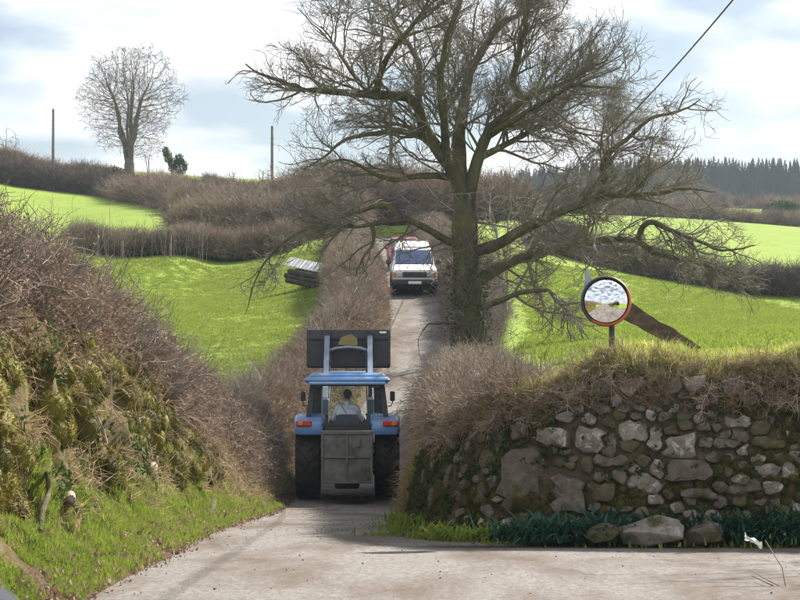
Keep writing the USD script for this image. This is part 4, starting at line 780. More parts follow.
# ------------------------------------------------------------------ hedgerows
def hedgerow(label, pts, h, w, n, twmat, seed, smin=.8, smax=1.3, core='earth', extra=None, z=None, top_twigs='far', name='hedgerow'):
    """A hedge along (x, y) points: a lumpy earth and stem core with twigs all over it."""
    r = np.random.default_rng(seed); pts = np.array(pts, float); s = np.r_[0, np.cumsum(np.linalg.norm(np.diff(pts, axis=0), axis=1))]; k = max(12, int(s[-1] / .8)); c = np.stack([np.interp(np.linspace(0, s[-1], k), s, pts[:, j]) for j in range(2)], 1)
    hh = np.interp(np.linspace(0, 1, k), np.linspace(0, 1, len(np.atleast_1d(h))), np.atleast_1d(h)) if np.ndim(h) else np.full(k, h); hh = hh * (1 + 1.5 * (meshkit.fbm(np.stack([c[:, 0], c[:, 1], 0 * c[:, 0]], 1) * .45, 4, seed) - .5))
    t = unit(np.gradient(c, axis=0)); nr = np.stack([t[:, 1], -t[:, 0]], 1); a = np.linspace(0, PI, 13); zz = ground(c[:, 0], c[:, 1])
    prof = np.stack([-np.cos(a) * (1 - .25 * np.sin(a)), np.sin(a) ** .6], 1); V = np.concatenate([c[:, None] + nr[:, None] * prof[None, :, :1] * w * .5, (zz[:, None] - .15 + prof[None, :, 1] * hh[:, None] * .78)[..., None]], -1)
    V = displaced(V, .2 * w, .7, seed, .14); o = thing(name, label, 'hedge'); part(o, 'bank', (V.reshape(-1, 3), grid_faces(*V.shape[:2])), M[core], True)
    p, nn = sample(V.reshape(-1, 3), grid_faces(*V.shape[:2]), n, r); ctr = c[cKDTree(c).query(p[:, :2])[1]]; outw = np.concatenate([p[:, :2] - ctr, np.full((n, 1), .3)], 1); nn = unit(outw) * .7 + [0, 0, .8]
    k2 = meshkit.fbm(p * .5, 3, seed + 3); a = k2 > .5
    scatter(o, 'twigs', twigs(top_twigs, twmat), p[a], nn[a], smin, smax * 1.15, r, .4)
    scatter(o, 'twigs', [(q_[0], q_[1], M['twig_dark']) for q_ in twigs(top_twigs)] + twigs(top_twigs, twmat), p[~a], nn[~a], smin * .8, smax, r, .4)
    i = np.nonzero(nn[:, 2] > .0)[0]; i = i[np.argsort(-p[i, 2] + zz[cKDTree(c).query(p[i, :2])[1]])[:len(i) // 3]]; i = r.choice(i, min(len(i), n // 9), replace=False); scatter(o, 'whips', [('upright_stems', q_[0], M['twig_grey']) for q_ in WHIP], p[i], [0, 0, 1.0] + 0 * p[i], smin * .7, smax * 1.15, r, .15)
    i = r.choice(n, n // 5); scatter(o, 'dead_leaves', [('dead_leaves', leafball(95, 40, .3, .1), M['deadleaf']), ('dead_grass_tuft', LONG[0], M['straw'])], p[i], nn[i], .7, 1.6, r, .4)
    i = r.choice(n, max(20, n // 30)); scatter(o, 'leaves', [('ivy_leaves', leafball(96, 40, .3, .12), M['leaf'])], p[i], nn[i], .6, 1.4, r, .4)
    if extra:
        i = r.choice(n, extra[1]); scatter(o, 'leaves', [('ivy_leaves', leafball(s_, 40, .3, .14), M[extra[0]]) for s_ in (91, 92)], p[i], nn[i], .7, 1.5, r, .4)
    return o
def XY(px, Y): return ((px - 400) / F_PX * Y, Y)
hedgerow('dark brambly hedgerow across the left of the nearer field', [XY(70, 112), XY(130, 112), XY(200, 112), XY(260, 113), XY(300, 113)], [1.0, .95, .7, 1.1, 1.3], 3.0, 2300, 'twig', 301, .4, .75, extra=('leaf', 260))
hedgerow('brown hedgerow between the nearer field and the upper field on the right of it', [XY(190, 124), XY(240, 122), XY(300, 120), XY(345, 118)], [.8, 1.4, 1.9, 2.0], 4.0, 2300, 'twig', 302, .6, 1.1)
hedgerow('dark ivy-grown hedgerow along the top of the upper left field', [XY(-60, 186), XY(20, 188), XY(80, 188), XY(125, 186)], [1.9, 1.8, 1.7, 1.5], 3.5, 1500, 'twig_dark', 303, .55, 1.1, extra=('leaf', 900))
hedgerow('brown hedgerow curving down beside the upper left field', [XY(122, 186), XY(160, 172), XY(200, 150), XY(235, 135), XY(262, 128)], [1.2, 1.5, 1.4, 1.4, 1.4], 4.0, 2600, 'twig_red', 304, .6, 1.05)
hedgerow('brown skyline hedge left of the tall tree', [XY(-40, 212), XY(40, 213), XY(118, 210)], [1.0, .9, .4], 3.0, 900, 'twig_red', 305, .4, .9)
hedgerow('brown skyline hedge from the tall tree towards the middle pole', [XY(140, 204), XY(200, 198), XY(270, 190), XY(335, 182)], [.35, .35, .4, .6], 5.0, 2200, 'twig_red', 306, .3, .7)
hedgerow('brown twiggy thicket behind the white car', [XY(330, 138), XY(390, 131), XY(450, 129), XY(500, 131)], [2.0, 2.0, 2.0, 1.7], 6.0, 2800, 'twig_red', 307, .9, 1.5)
hedgerow('grey brown thicket left of the lane below the skyline', [XY(280, 138), XY(330, 134), XY(375, 130)], [2.2, 2.6, 2.2], 5.0, 1800, 'twig', 308, .9, 1.5, extra=('leaf', 120))
hedgerow('dark hedgerow running down across the right fields from the oak', [XY(535, 113), XY(580, 110), XY(640, 107), XY(700, 104), XY(760, 101), XY(830, 98), XY(980, 92)], [1.1, 1.1, 1.0, .95, .95, .95, .95], 2.0, 3600, 'twig_dark', 309, .3, .65, extra=('leaf', 150))
hedgerow('far brown hedgerow along the top of the right-hand field', [XY(490, 222), XY(560, 228), XY(640, 232), XY(720, 236), XY(800, 238), XY(900, 240)], [1.6, 1.5, 1.2, 1.0, 1.0, 1.0], 3.0, 2200, 'twig', 310, .6, 1.1)
hedgerow('farthest brown hedge line below the conifer wood', [XY(560, 330), XY(660, 335), XY(730, 340), XY(800, 345), XY(950, 350)], 1.2, 7.0, 1800, 'twig_red', 311, .7, 1.2)
# tall dead stalks standing over the left field
r = np.random.default_rng(320)
def stalk_patch(name, label, pos, hmin, hmax, mat, rr, cat_='plant'):
    ms = []
    for q in pos:
        h = r.uniform(hmin, hmax); d = r.normal(0, .1, 2); pts = [np.array([q[0] + d[0] * h * t + r.normal(0, .015), q[1] + d[1] * h * t, q[2] + h * t]) for t in np.linspace(0, 1, 6)]; ms.append(tube(pts, np.linspace(rr, rr * .45, 6), 3, False))
        for j in range(5):
            k = r.integers(2, 6); e = unit(np.array([r.normal(), r.normal(), 1.6])); l = h * r.uniform(.1, .25); ms.append(tube([pts[k], pts[k] + e * l], [rr * .5, rr * .3], 3, False))
    return top(name, cat(ms), mat, label, cat_, kind='stuff')
stalk_patch('tall_stalks', 'tall thin bare stalks above the brambly hedgerow on the left', [(*XY(a, 108), float(ground(*XY(a, 108)))) for a in r.uniform(15, 210, 40)], 1.2, 3.4, M['twig_grey'], .013)
stalk_patch('tall_stalks', 'thin dead stalks along the left bank in front of the nearer field', [(float(lane_l(y)) - r.uniform(1.7, 2.4), y, float(lane_z(y)) + 1.9) for y in r.uniform(30, 44, 44)], .6, 1.3, M['twig_grey'], .008)

# ------------------------------------------------------------------ conifer wood
def conifer(seed, h=14.0, w=4.4, n=230):
    r = np.random.default_rng(seed); ms = []
    for k in range(n):
        t = (k + r.random()) / n; z = h * (.12 + .88 * t); L = w * .5 * (1 - t) ** .75 * r.uniform(.65, 1.15) + .12; a = r.random() * 2 * PI; d = np.array([math.cos(a), math.sin(a), 0]); s = np.array([-d[1], d[0], 0]); o = np.array([0, 0, z])
        m = o + d * L * .5 + [0, 0, .12 * L]; e = o + d * L + [0, 0, -.12 * L]; wd = .22 * L + .14
        ms.append((np.array([o, m + s * wd, e, m - s * wd, m + [0, 0, -.28 * L - .1]]), np.array([[0, 1, 2], [0, 2, 3], [0, 4, 2], [1, 4, 2], [3, 2, 4]])))
    return cat(ms)
CON = [conifer(s, 14, w) for s, w in ((1, 5.0), (2, 4.2), (3, 5.6))]
r = np.random.default_rng(330); protos = []
for k in range(92):
    px = 505 + k * 3.55 + r.normal(0, 1.2); Y = 590 + r.uniform(-14, 14); x, y = XY(px, Y); z = float(ground(x, y)); s = r.uniform(.8, 1.0) * np.interp(px, [505, 700, 820], [.9, .98, .85])
    if k < 3:
        o = thing('conifer', 'dark bluish conifer in the wood on the far right skyline', 'tree', (x, y, z), rz=k * 1.0, group='conifers along the front of the far wood', scale=float(s)); part(o, 'trunk', tube([(0, 0, -1), (0, 0, 11)], [.2, .06], 5), M['bark_far']); part(o, 'crown', CON[k], M['needle']); protos.append(o)
    else: dup(protos[k % 3], (x, y, z), rz=float(r.random() * 6), scale=float(s))
q = []
for row in range(4):
    for k in range(120): x, y = XY(495 + k * 4.2 + r.normal(0, 2), 612 + row * 14 + r.uniform(-6, 6)); q.append((x, y, float(ground(x, y)) + row * .5))
scatter('/World', 'conifer_wood', [('conifer', c, M['needle']) for c in CON], q, [0, 0, 1.0] + 0 * np.array(q), .7, 1.0, r, .02, 'stuff', 'dense dark conifer wood on the far right skyline', 'wood')

# ------------------------------------------------------------------ grass on the fields
r = np.random.default_rng(340)
def field_tufts(n, x0, x1, y0, y1, smin, smax, label, cond=lambda x, y: True):
    y = np.sqrt(r.uniform(y0 ** 2, y1 ** 2, n)); px = r.uniform(x0, x1, n); x = (px - 400) / F_PX * y; d = shapely.distance(shapely.points(x, y), road_poly); ok = d > 2.3; x, y = x[ok], y[ok]; z = ground(x, y); p = np.stack([x, y, z], 1)
    scatter('/World', 'field_grass', [('grass_tuft', m, M['fieldgrass']) for m in SHORT], p, [0, 0, 1.0] + 0 * p, smin, smax, r, .15, 'stuff', label, 'grass')
field_tufts(16000, 60, 345, 50, 109, .5, 1.0, 'short bright grass over the nearer left field')
field_tufts(22000, 480, 860, 24, 104, .5, 1.0, 'short bright grass over the nearer right field')
# loose stones and clods on the lane
p = RV[40:260].reshape(-1, 3); i = r.choice(len(p), 2600); p = p[i] + r.normal(0, .04, (2600, 3)) * [1, 1, 0]; ok = (p[:, 0] < 7); p = p[ok]; p[:, 2] = lane_z(p[:, 1]) + .004
scatter('/World', 'loose_stones', [('clod', stone(.05, .05, .035, s, 10, 0), M['earth']) for s in (1, 2)] + [('pebble', stone(.035, .03, .025, 3, 10, 0), M['stone_brown'])], p, [0, 0, 1.0] + 0 * p, .06, .45, r, .1, 'stuff', 'small clods and pebbles scattered over the lane', 'stones')

# ------------------------------------------------------------------ tractor
T0 = (-1.15, 43.9, float(lane_z(43.9)) + .01)
tr = thing('tractor', 'blue tractor with black front bucket raised driving away down the lane', 'tractor', T0, rz=.02)
def ring(x, y, z, prof, mat, name, parent, n=44, **k):
    v, f = lathe_x(prof, n); return part(parent, name, (v + [x, y, z], f), mat, 35, **k)
TYRE = [(-.2, .48), (-.25, .52), (-.27, .62), (-.265, .74), (-.24, .80), (-.12, .825), (0, .83), (.12, .825), (.24, .80), (.265, .74), (.27, .62), (.25, .52), (.2, .48), (-.2, .48)]
def lugs(R, W, n, hgt, span):
    ms = []
    for s in (-1, 1):
        for k in range(n):
            a = (k + (.5 if s > 0 else 0)) * 2 * PI / n; p = []
            for x, da in ((.0, 0), (W, span)):
                for e in (-.028, .028):
                    for rr in (R - .06 - (.05 if x > 0 else 0), R + hgt - (.03 if x > 0 else 0)):
                        t = a + da + e / R * (1.5 if rr < R else 1); p.append((s * x, rr * math.sin(t), rr * math.cos(t)))
            ms.append(hull(p))
    return cat(ms)
for s in (-1, 1):
    w = ring(s * .86, 0, .87, TYRE, M['rubber'], 'rear_wheel', tr)
    v, f = lugs(.82, .255, 21, .05, .30); part(w, 'tread', (v + [s * .86, 0, .87], f), M['rubber'])
    ring(s * .86, 0, .87, [(-.19, .49), (-.15, .5), (-.05, .42), (.0, .2), (.04, 0), (.06, .0), (.02, .25), (-.02, .44), (.15, .5), (.19, .49)], M['armgrey'], 'rim', w)
    fr = [(x * .72, .28 + (rr - .48) * .92) for x, rr in TYRE]
    w = ring(s * .82, 2.35, .60, fr, M['rubber'], 'front_wheel', tr, 36); v, f = lugs(.59, .18, 18, .035, .3); part(w, 'tread', (v + [s * .82, 2.35, .60], f), M['rubber'])
    ring(s * .82, 2.35, .60, [(-.12, .29), (-.04, .24), (0, 0), (.03, 0), (.02, .2), (.12, .29)], M['armgrey'], 'rim', w, 28)
    prof = [(-.98, 1.42), (-1.03, 1.52), (-1.02, 1.66), (-.9, 1.79), (-.62, 1.85), (.25, 1.85), (.6, 1.74), (.72, 1.5), (.7, 1.42)]
    x0, x1 = (.50, 1.13) if s > 0 else (-1.13, -.50)
    fe = part(tr, 'fender', prism_x(prof, x0, x1, .09), M['blue'], 50)
    tl = part(tr, 'tail_light', cbox(s * .93 - .17, s * .93 + .17, -1.065, -1.0, 1.60, 1.72, .02), M['red_lens'])
    part(tl, 'indicator', cbox(s * .93 + s * .07 - .055, s * .93 + s * .07 + .055, -1.075, -1.03, 1.615, 1.705, .012), M['amber'])
    # cab posts
    part(tr, 'cab_post', hull([(s * a, b, c) for a, b, c in ((.80, -.92, 1.50), (.92, -.92, 1.50), (.80, -.78, 1.5), (.92, -.78, 1.5), (.70, -.80, 2.52), (.80, -.80, 2.52), (.70, -.70, 2.52), (.80, -.70, 2.52))]), M['black'])
    part(tr, 'cab_post', hull([(s * a, b, c) for a, b, c in ((.66, .02, 1.45), (.74, .02, 1.45), (.66, .12, 1.45), (.74, .12, 1.45), (.63, .02, 2.52), (.70, .02, 2.52), (.63, .1, 2.52), (.70, .1, 2.52))]), M['black'])
    part(tr, 'cab_post', hull([(s * a, b, c) for a, b, c in ((.60, .85, 1.3), (.68, .85, 1.3), (.60, .93, 1.3), (.68, .93, 1.3), (.58, .80, 2.52), (.65, .80, 2.52), (.58, .88, 2.52), (.65, .88, 2.52))]), M['black'])
    part(tr, 'side_window', hull([(s * a, b, c) for a, b, c in ((.80, -.78, 1.52), (.805, -.78, 1.52), (.70, .88, 1.4), (.705, .88, 1.4), (.72, -.70, 2.5), (.725, -.70, 2.5), (.64, .83, 2.5), (.645, .83, 2.5))]), M['pane'])
    part(tr, 'work_lamp', cbox(s * .62 - .09, s * .62 + .09, -1.0, -.93, 2.42, 2.5, .02), M['black'])
    arm = tube([(s * .74, .9, 1.95), (s * .98, .95, 2.0), (s * 1.02, .95, 2.15)], .013, 6); mi = part(tr, 'side_mirror', cbox(s * 1.0 - .055, s * 1.0 + .055, .92, .98, 2.1, 2.32, .02), M['black']); part(mi, 'mirror_arm', arm, M['black'])
    # loader
    am = part(tr, 'loader_arm', hull([(s * x, y, z) for x in (.45, .57) for y, z in ((1.2, 1.95), (1.3, 2.18), (2.75, 3.0), (2.85, 2.78))]), M['armgrey'])
    part(am, 'arm_front', hull([(s * x, y, z) for x in (.45, .57) for y, z in ((2.75, 3.0), (2.85, 2.75), (3.75, 3.62), (3.9, 3.5))]), M['armgrey'])
    part(tr, 'loader_mast', cbox(s * .51 - .08, s * .51 + .08, 1.15, 1.42, .8, 2.15, .02), M['armgrey'])
    part(tr, 'lift_ram', tube([(s * .51, 1.4, 1.2), (s * .51, 2.6, 2.75)], .045, 10), M['chrome'])
    part(tr, 'link_arm', hull([(s * x, y, z) for x in (.34, .42) for y, z in ((-1.2, .55), (-1.2, .65), (-.1, .72), (-.1, .84))]), M['black'])
    part(tr, 'cab_step', cbox(s * .72 - .18, s * .72 + .18, .95, 1.2, .5, .56, .01), M['black'])
part(tr, 'roof', join(cbox(-.92, .92, -1.05, 1.02, 2.52, 2.66, .06), cbox(-.82, .82, -.9, .9, 2.62, 2.74, .07)), M['blue'], 40)
part(tr, 'roof_lip', cbox(-.83, .83, -1.075, -.98, 2.49, 2.555, .025), M['blue_pale'], 40)
part(tr, 'roof_hatch', cbox(-.4, .4, -.4, .4, 2.735, 2.775, .03), M['blue_pale'])
part(tr, 'rear_window', hull([(x * k, y, z) for k in (-1, 1) for x, y, z in ((.80, -.90, 1.66), (.80, -.895, 1.66), (.71, -.785, 2.5), (.71, -.78, 2.5))]), M['pane'])
part(tr, 'windscreen', hull([(x * k, y, z) for k in (-1, 1) for x, y, z in ((.60, .90, 1.4), (.60, .905, 1.4), (.58, .85, 2.5), (.58, .855, 2.5))]), M['pane'])
part(tr, 'window_frame', join(cbox(-.84, .84, -.95, -.88, 1.60, 1.66, .01), cbox(-.76, .76, -.82, -.74, 2.46, 2.53, .01)), M['black'])
part(tr, 'cab_rear', cbox(-.5, .5, -.98, -.86, 1.15, 1.60, .03), M['black'])
part(tr, 'cab_floor', cbox(-.6, .6, -.86, .95, 1.1, 1.2, .02), M['black'])
part(tr, 'wiper', tube([(.1, -.915, 1.68), (-.22, -.84, 2.2)], .008, 5), M['black'])
st = part(tr, 'seat', cbox(-.27, .27, -.42, .12, 1.34, 1.47, .05), M['seat'], 40)
part(st, 'backrest', hull([(x, y, z) for x in (-.25, .25) for y, z in ((-.40, 1.45), (-.5, 1.5), (-.52, 1.76), (-.44, 1.8))] + [(x, y, 1.84) for x in (-.17, .17) for y in (-.46, -.51)]), M['seat'], 40)
part(st, 'seat_base', cbox(-.2, .2, -.35, .05, 1.18, 1.36, .03), M['black'])
sw = trimesh.creation.torus(.2, .016, 32, 8); sw.apply_transform(trimesh.transformations.rotation_matrix(math.radians(62), [1, 0, 0])); sw.apply_translation([0, .5, 1.76])
wh = part(tr, 'steering_wheel', join(sw, tube([(0, .5, 1.76), (0, .72, 1.35)], .035, 8), tube([(-.19, .5, 1.76), (.19, .5, 1.76)], .012, 6)), M['black'], 40)
part(tr, 'dashboard', cbox(-.3, .3, .62, .85, 1.2, 1.68, .06), M['black'], 40)
part(tr, 'control_console', join(cbox(.34, .56, -.3, .4, 1.2, 1.66, .04), cbox(-.56, -.34, -.3, .3, 1.2, 1.6, .04)), M['black'])
for x, y, z in ((.42, .2, 1.82), (.5, .1, 1.8), (-.45, .15, 1.78)): part(tr, 'lever', join(tube([(x, y, 1.6), (x, y + .04, z)], .01, 5), move(trimesh.creation.icosphere(1, .028), (x, y + .04, z))), M['black'])
part(tr, 'bonnet', hull([(x * k, y, z) for k in (-1, 1) for x, y, z in ((.42, .95, 1.1), (.42, .95, 1.66), (.32, .95, 1.8), (.36, 2.75, 1.05), (.36, 2.75, 1.42), (.26, 2.7, 1.52))]), M['blue'], 40)
part(tr, 'grille', cbox(-.3, .3, 2.72, 2.79, 1.0, 1.4, .02), M['black'])
part(tr, 'exhaust', tube([(.5, 1.35, 1.5), (.5, 1.35, 2.3), (.5, 1.28, 2.45)], .045, 10), M['black'], 40)
part(tr, 'chassis', join(cbox(-.3, .3, -.45, 2.6, .62, 1.12, .06), cbox(-.62, .62, -.16, .16, .72, 1.02, .08), cbox(-.66, .66, 2.27, 2.43, .5, .68, .03), cbox(-.42, .42, .3, 1.1, .55, 1.1, .05)), M['black'])
part(tr, 'fuel_tank', cbox(-.72, -.4, .3, 1.0, .55, 1.05, .07), M['black'], 40)
bx = part(tr, 'transport_box', cbox(-.53, .53, -1.86, -1.22, .44, 1.52, .02), M['boxgrey'])
for x0, x1, z0, z1 in ((-.54, .54, 1.46, 1.535), (-.54, .54, .96, 1.01), (-.54, .54, .425, .48), (-.545, -.49, .44, 1.52), (.49, .545, .44, 1.52), (-.022, .022, .46, 1.48)):
    part(bx, 'box_rail', cbox(x0, x1, -1.885, -1.83, z0, z1, .008), M['boxrail'])
part(bx, 'box_latch', cbox(.2, .28, -1.9, -1.87, 1.2, 1.36, .006), M['boxrail'])
part(tr, 'drawbar', join(cbox(-.26, .26, -1.6, -1.0, .30, .44, .04), cbox(-.1, .1, -1.2, -.3, .42, .52, .02)), M['black'])
for s in (-1, 1): part(tr, 'loader_hose', tube([(s * .44, 1.3, 1.9), (s * .42, 1.9, 2.45), (s * .43, 2.8, 2.98), (s * .40, 3.5, 3.32), (s * .3, 3.72, 3.2)], .016, 6), M['black'], True)
part(tr, 'top_link', tube([(0, -1.25, 1.35), (0, -.4, 1.15)], .04, 8), M['black'])
part(tr, 'hose', tube([(.56, -1.2, .95), (.66, -1.1, .6), (.62, -.7, .5), (.5, -.3, .7)], .02, 6), M['black'])
# bucket, tipped back and up
bp = [(3.86, 2.92), (3.90, 3.40), (3.98, 3.74), (4.06, 3.75), (4.0, 3.4), (3.96, 2.98), (4.45, 2.93), (4.9, 3.25), (4.94, 3.2), (4.5, 2.85), (3.95, 2.83)]
pg = shapely.Polygon(bp); e = trimesh.creation.extrude_polygon(pg, 1.96); ev = np.array(e.vertices)[:, [2, 0, 1]] - [.98, 0, 0]
bk = part(tr, 'bucket', (ev, np.array(e.faces)), M['darksteel'])
for s in (-1, 1):
    part(bk, 'bucket_side', prism_x([(3.9, 2.86), (3.98, 3.73), (4.2, 3.7), (4.88, 3.24), (4.5, 2.88)], s * .98 - .02, s * .98 + .02, .004), M['darksteel'])
    part(bk, 'hinge_bracket', cbox(s * .51 - .1, s * .51 + .1, 3.72, 3.88, 3.05, 3.7, .015), M['darksteel'])
part(bk, 'sticker', cbox(.74, .90, 3.935, 3.965, 3.655, 3.705, .004), M['plate'])
part(bk, 'bucket_rib', join(cbox(-.95, .95, 3.84, 3.90, 2.86, 2.92, .01), cbox(-.95, .95, 3.89, 3.95, 3.5, 3.54, .008)), M['darksteel'])
part(tr, 'loader_crossbar', tube([(-.52, 3.35, 3.22), (-.3, 3.42, 3.30), (0, 3.45, 3.33), (.3, 3.42, 3.30), (.52, 3.35, 3.22)], .035, 8), M['armgrey'], True)
part(tr, 'quick_hitch', hull([(x, y, z) for x, y, z in ((-.26, 3.7, 3.38), (.22, 3.7, 3.36), (-.18, 3.7, 3.56), (.06, 3.7, 3.64), (.2, 3.7, 3.54), (-.24, 3.84, 3.38), (.22, 3.84, 3.38), (0, 3.84, 3.62))]), M['yellow'])

# ------------------------------------------------------------------ the driver
def bones(segs, edge=.03, it=6):
    """A body: the hull of the spheres at both ends of each bone, joined, refined and smoothed."""
    u = None
    for (a, ra), (b, rb) in segs:
        h = m3.Manifold.batch_hull([m3.Manifold.sphere(ra, 20).translate(tuple(map(float, a))), m3.Manifold.sphere(rb, 20).translate(tuple(map(float, b)))]); u = h if u is None else u + h
    u = u.refine_to_length(edge); v, f = vf(u); t = trimesh.Trimesh(v, f, process=True); trimesh.smoothing.filter_taubin(t, iterations=it); return np.array(t.vertices), np.array(t.faces)
A = np.array
pe = thing('person', 'driver with dark hair and pale shirt seated at the tractor wheel, seen from behind', 'person', T0, rz=.02)
hipl, hipr = A([-.1, -.2, 1.55]), A([.1, -.2, 1.55]); nk = A([0, -.2, 2.05]); hd = A([0, -.12, 2.26])
body = [((A([0, -.2, 1.60]), .13), (A([0, -.25, 1.85]), .13)), ((A([-.17, -.22, 1.98]), .06), (A([.17, -.22, 1.98]), .06)), ((A([0, -.22, 1.98]), .055), (hd + [0, -.03, -.06], .052)), ((hd + [0, -.02, .01], .085), (hd + [0, .025, .015], .078)), ((hd + [0, .03, -.06], .055), (hd + [0, .055, -.09], .032)),
        ((hd + [0, .09, -.01], .012), (hd + [0, .118, -.035], .014)), ((hd + [-.085, 0, -.02], .018), (hd + [-.09, -.008, .015], .02)), ((hd + [.085, 0, -.02], .018), (hd + [.09, -.008, .015], .02)), ((hd + [-.02, .092, -.068], .008), (hd + [.02, .092, -.068], .008))]
sleeve, trous = [], []
for s in (-1, 1):
    sh, el, wr = A([s * .19, -.22, 1.97]), A([s * .30, .02, 1.72]), A([s * .19, .36, 1.78]); body += [((sh, .05), (el, .042)), ((el, .04), (wr, .028))]
    pm = wr + A([s * -.005, .07, .03]); body.append(((wr, .026), (pm, .036)))
    for k, (o, L) in enumerate(((-.027, .075), (-.009, .085), (.009, .08), (.027, .062))):
        k0 = pm + A([o, .02, .015]); k1 = k0 + A([0, L * .45, .012]); k2 = k1 + A([0, L * .2, -.03]); k3 = k2 + A([0, -L * .25, -.025]); body += [((k0, .0095), (k1, .009)), ((k1, .009), (k2, .0085)), ((k2, .0085), (k3, .008))]
    body += [((wr + A([-s * .018, .03, .0]), .012), (wr + A([-s * .045, .075, .005]), .010)), ((wr + A([-s * .045, .075, .005]), .010), (wr + A([-s * .04, .11, -.012]), .009))]
    sleeve += [((sh + [-s * .04, 0, 0], .085), (sh, .078)), ((sh, .078), (el, .062)), ((el, .062), (wr * .75 + el * .25, .047))]
    hp, kn, an = A([s * .1, -.2, 1.57]), A([s * .17, .27, 1.56]), A([s * .17, .38, 1.27]); body += [((hp, .08), (kn, .055)), ((kn, .05), (an, .035)), ((an, .035), (an + [0, .14, -.03], .03))]; trous += [((hp, .105), (kn, .072)), ((kn, .07), (an + [0, 0, .02], .055))]
part(pe, 'body', bones(body, .018, 4), M['skin'], True)
part(pe, 'shirt', bones([((A([0, -.2, 1.60]), .165), (A([0, -.24, 1.80]), .17)), ((A([-.07, -.24, 1.72]), .15), (A([.07, -.24, 1.72]), .15)), ((A([-.1, -.24, 1.86]), .14), (A([.1, -.24, 1.86]), .14)), ((A([-.15, -.225, 1.98]), .085), (A([.15, -.225, 1.98]), .085)), ((A([0, -.225, 2.0]), .085), (A([0, -.21, 2.07]), .066))] + sleeve, .025), M['shirt'], True)
part(pe, 'trousers', bones(trous + [((A([-.1, -.2, 1.57]), .11), (A([.1, -.2, 1.57]), .11))], .03), M['trousers'], True)
part(pe, 'hair', bones([((hd + [0, -.035, .03], .092), (hd + [0, .03, .045], .082)), ((hd + [0, -.06, -.035], .065), (hd + [0, -.035, .02], .085))], .02), M['hair'], True)
for s in (-1, 1): part(pe, 'eye', move(trimesh.creation.icosphere(2, .012), hd + [s * .032, .094, .012]), M['plate'], True)
for s in (-1, 1): part(pe, 'shoe', hull([(s * .17 + a, .34 + b, 1.2 + c) for a in (-.045, .045) for b, c in ((0, 0), (0, .09), (.12, .08), (.25, .04), (.26, 0))]), M['black'])

# ------------------------------------------------------------------ cars coming down the hill
def car_wheel(o, x, y, R=.36, W=.23):
    ty = [(-W * .4, R * .62), (-W / 2, R * .75), (-W / 2, R * .93), (-W * .4, R), (W * .4, R), (W / 2, R * .93), (W / 2, R * .75), (W * .4, R * .62), (-W * .4, R * .62)]
    v, f = lathe_x(ty, 28); w = part(o, 'wheel', (v + [x, y, R], f), M['rubber'], 35); v, f = lathe_x([(-W * .4, R * .64), (-W * .1, R * .55), (0, 0), (.01, 0), (W * .1, R * .55), (W * .4, R * .64)], 24); part(w, 'rim', (v + [x, y, R], f), M['chrome'], 35)
yv = 78.6; slope = math.atan(float(lane_z(82.5) - lane_z(80)) / 2.5)
suv = thing('white_car', 'white off-road car with dark sunroof coming down the lane', 'car', (.58, yv, float(lane_z(yv)) + .01), rx=slope, rz=.03)
part(suv, 'body', join(hull([(x * k, y, z) for k in (-1, 1) for x, y, z in ((.84, .1, .55), (.86, .06, .80), (.84, .12, .98), (.89, .3, .5), (.89, .35, 1.0), (.89, 4.3, .5), (.89, 4.3, 1.06), (.84, 4.5, .6), (.84, 4.5, 1.0), (.86, 1.3, 1.1), (.86, 4.4, 1.12))]), hull([(x * k, y, z) for k in (-1, 1) for x, y, z in ((.86, 1.32, 1.08), (.80, 1.45, 1.15), (.72, 1.95, 1.74), (.66, 2.1, 1.78), (.86, 4.42, 1.08), (.74, 4.3, 1.76), (.68, 4.2, 1.8))]),
     hull([(x * k, y, z) for k in (-1, 1) for x, y, z in ((.70, 2.7, 1.77), (.66, 3.05, 1.92), (.60, 3.2, 1.94), (.74, 4.28, 1.76), (.68, 4.2, 1.91), (.6, 4.1, 1.94))])), M['white'], 40)
part(suv, 'bonnet', hull([(x * k, y, z) for k in (-1, 1) for x, y, z in ((.80, .12, .96), (.72, .1, 1.02), (.82, .3, 1.06), (.7, .35, 1.11), (.82, 1.4, 1.12), (.68, 1.42, 1.17), (.8, 1.4, 1.0))]), M['white'], 40)
part(suv, 'windscreen', hull([(x * k, y, z) for k in (-1, 1) for x, y, z in ((.74, 1.38, 1.19), (.67, 1.84, 1.70), (.74, 1.41, 1.17), (.67, 1.90, 1.70))]), M['carglass'])
part(suv, 'sunroof', hull([(x * k, y, z) for k in (-1, 1) for x, y, z in ((.37, 2.12, 1.775), (.37, 2.58, 1.792), (.37, 2.12, 1.80), (.37, 2.58, 1.815))]), M['carglass'])
part(suv, 'grille', cbox(-.47, .47, .03, .11, .74, .95, .015), M['black'])
part(suv, 'bumper', cbox(-.90, .90, -.08, .3, .44, .66, .05), M['black'], 40)
part(suv, 'number_plate', cbox(-.26, .26, -.105, -.075, .49, .60, .006), M['plate'])
part(suv, 'underside', cbox(-.72, .72, .3, 4.3, .3, .56, .03), M['black'])
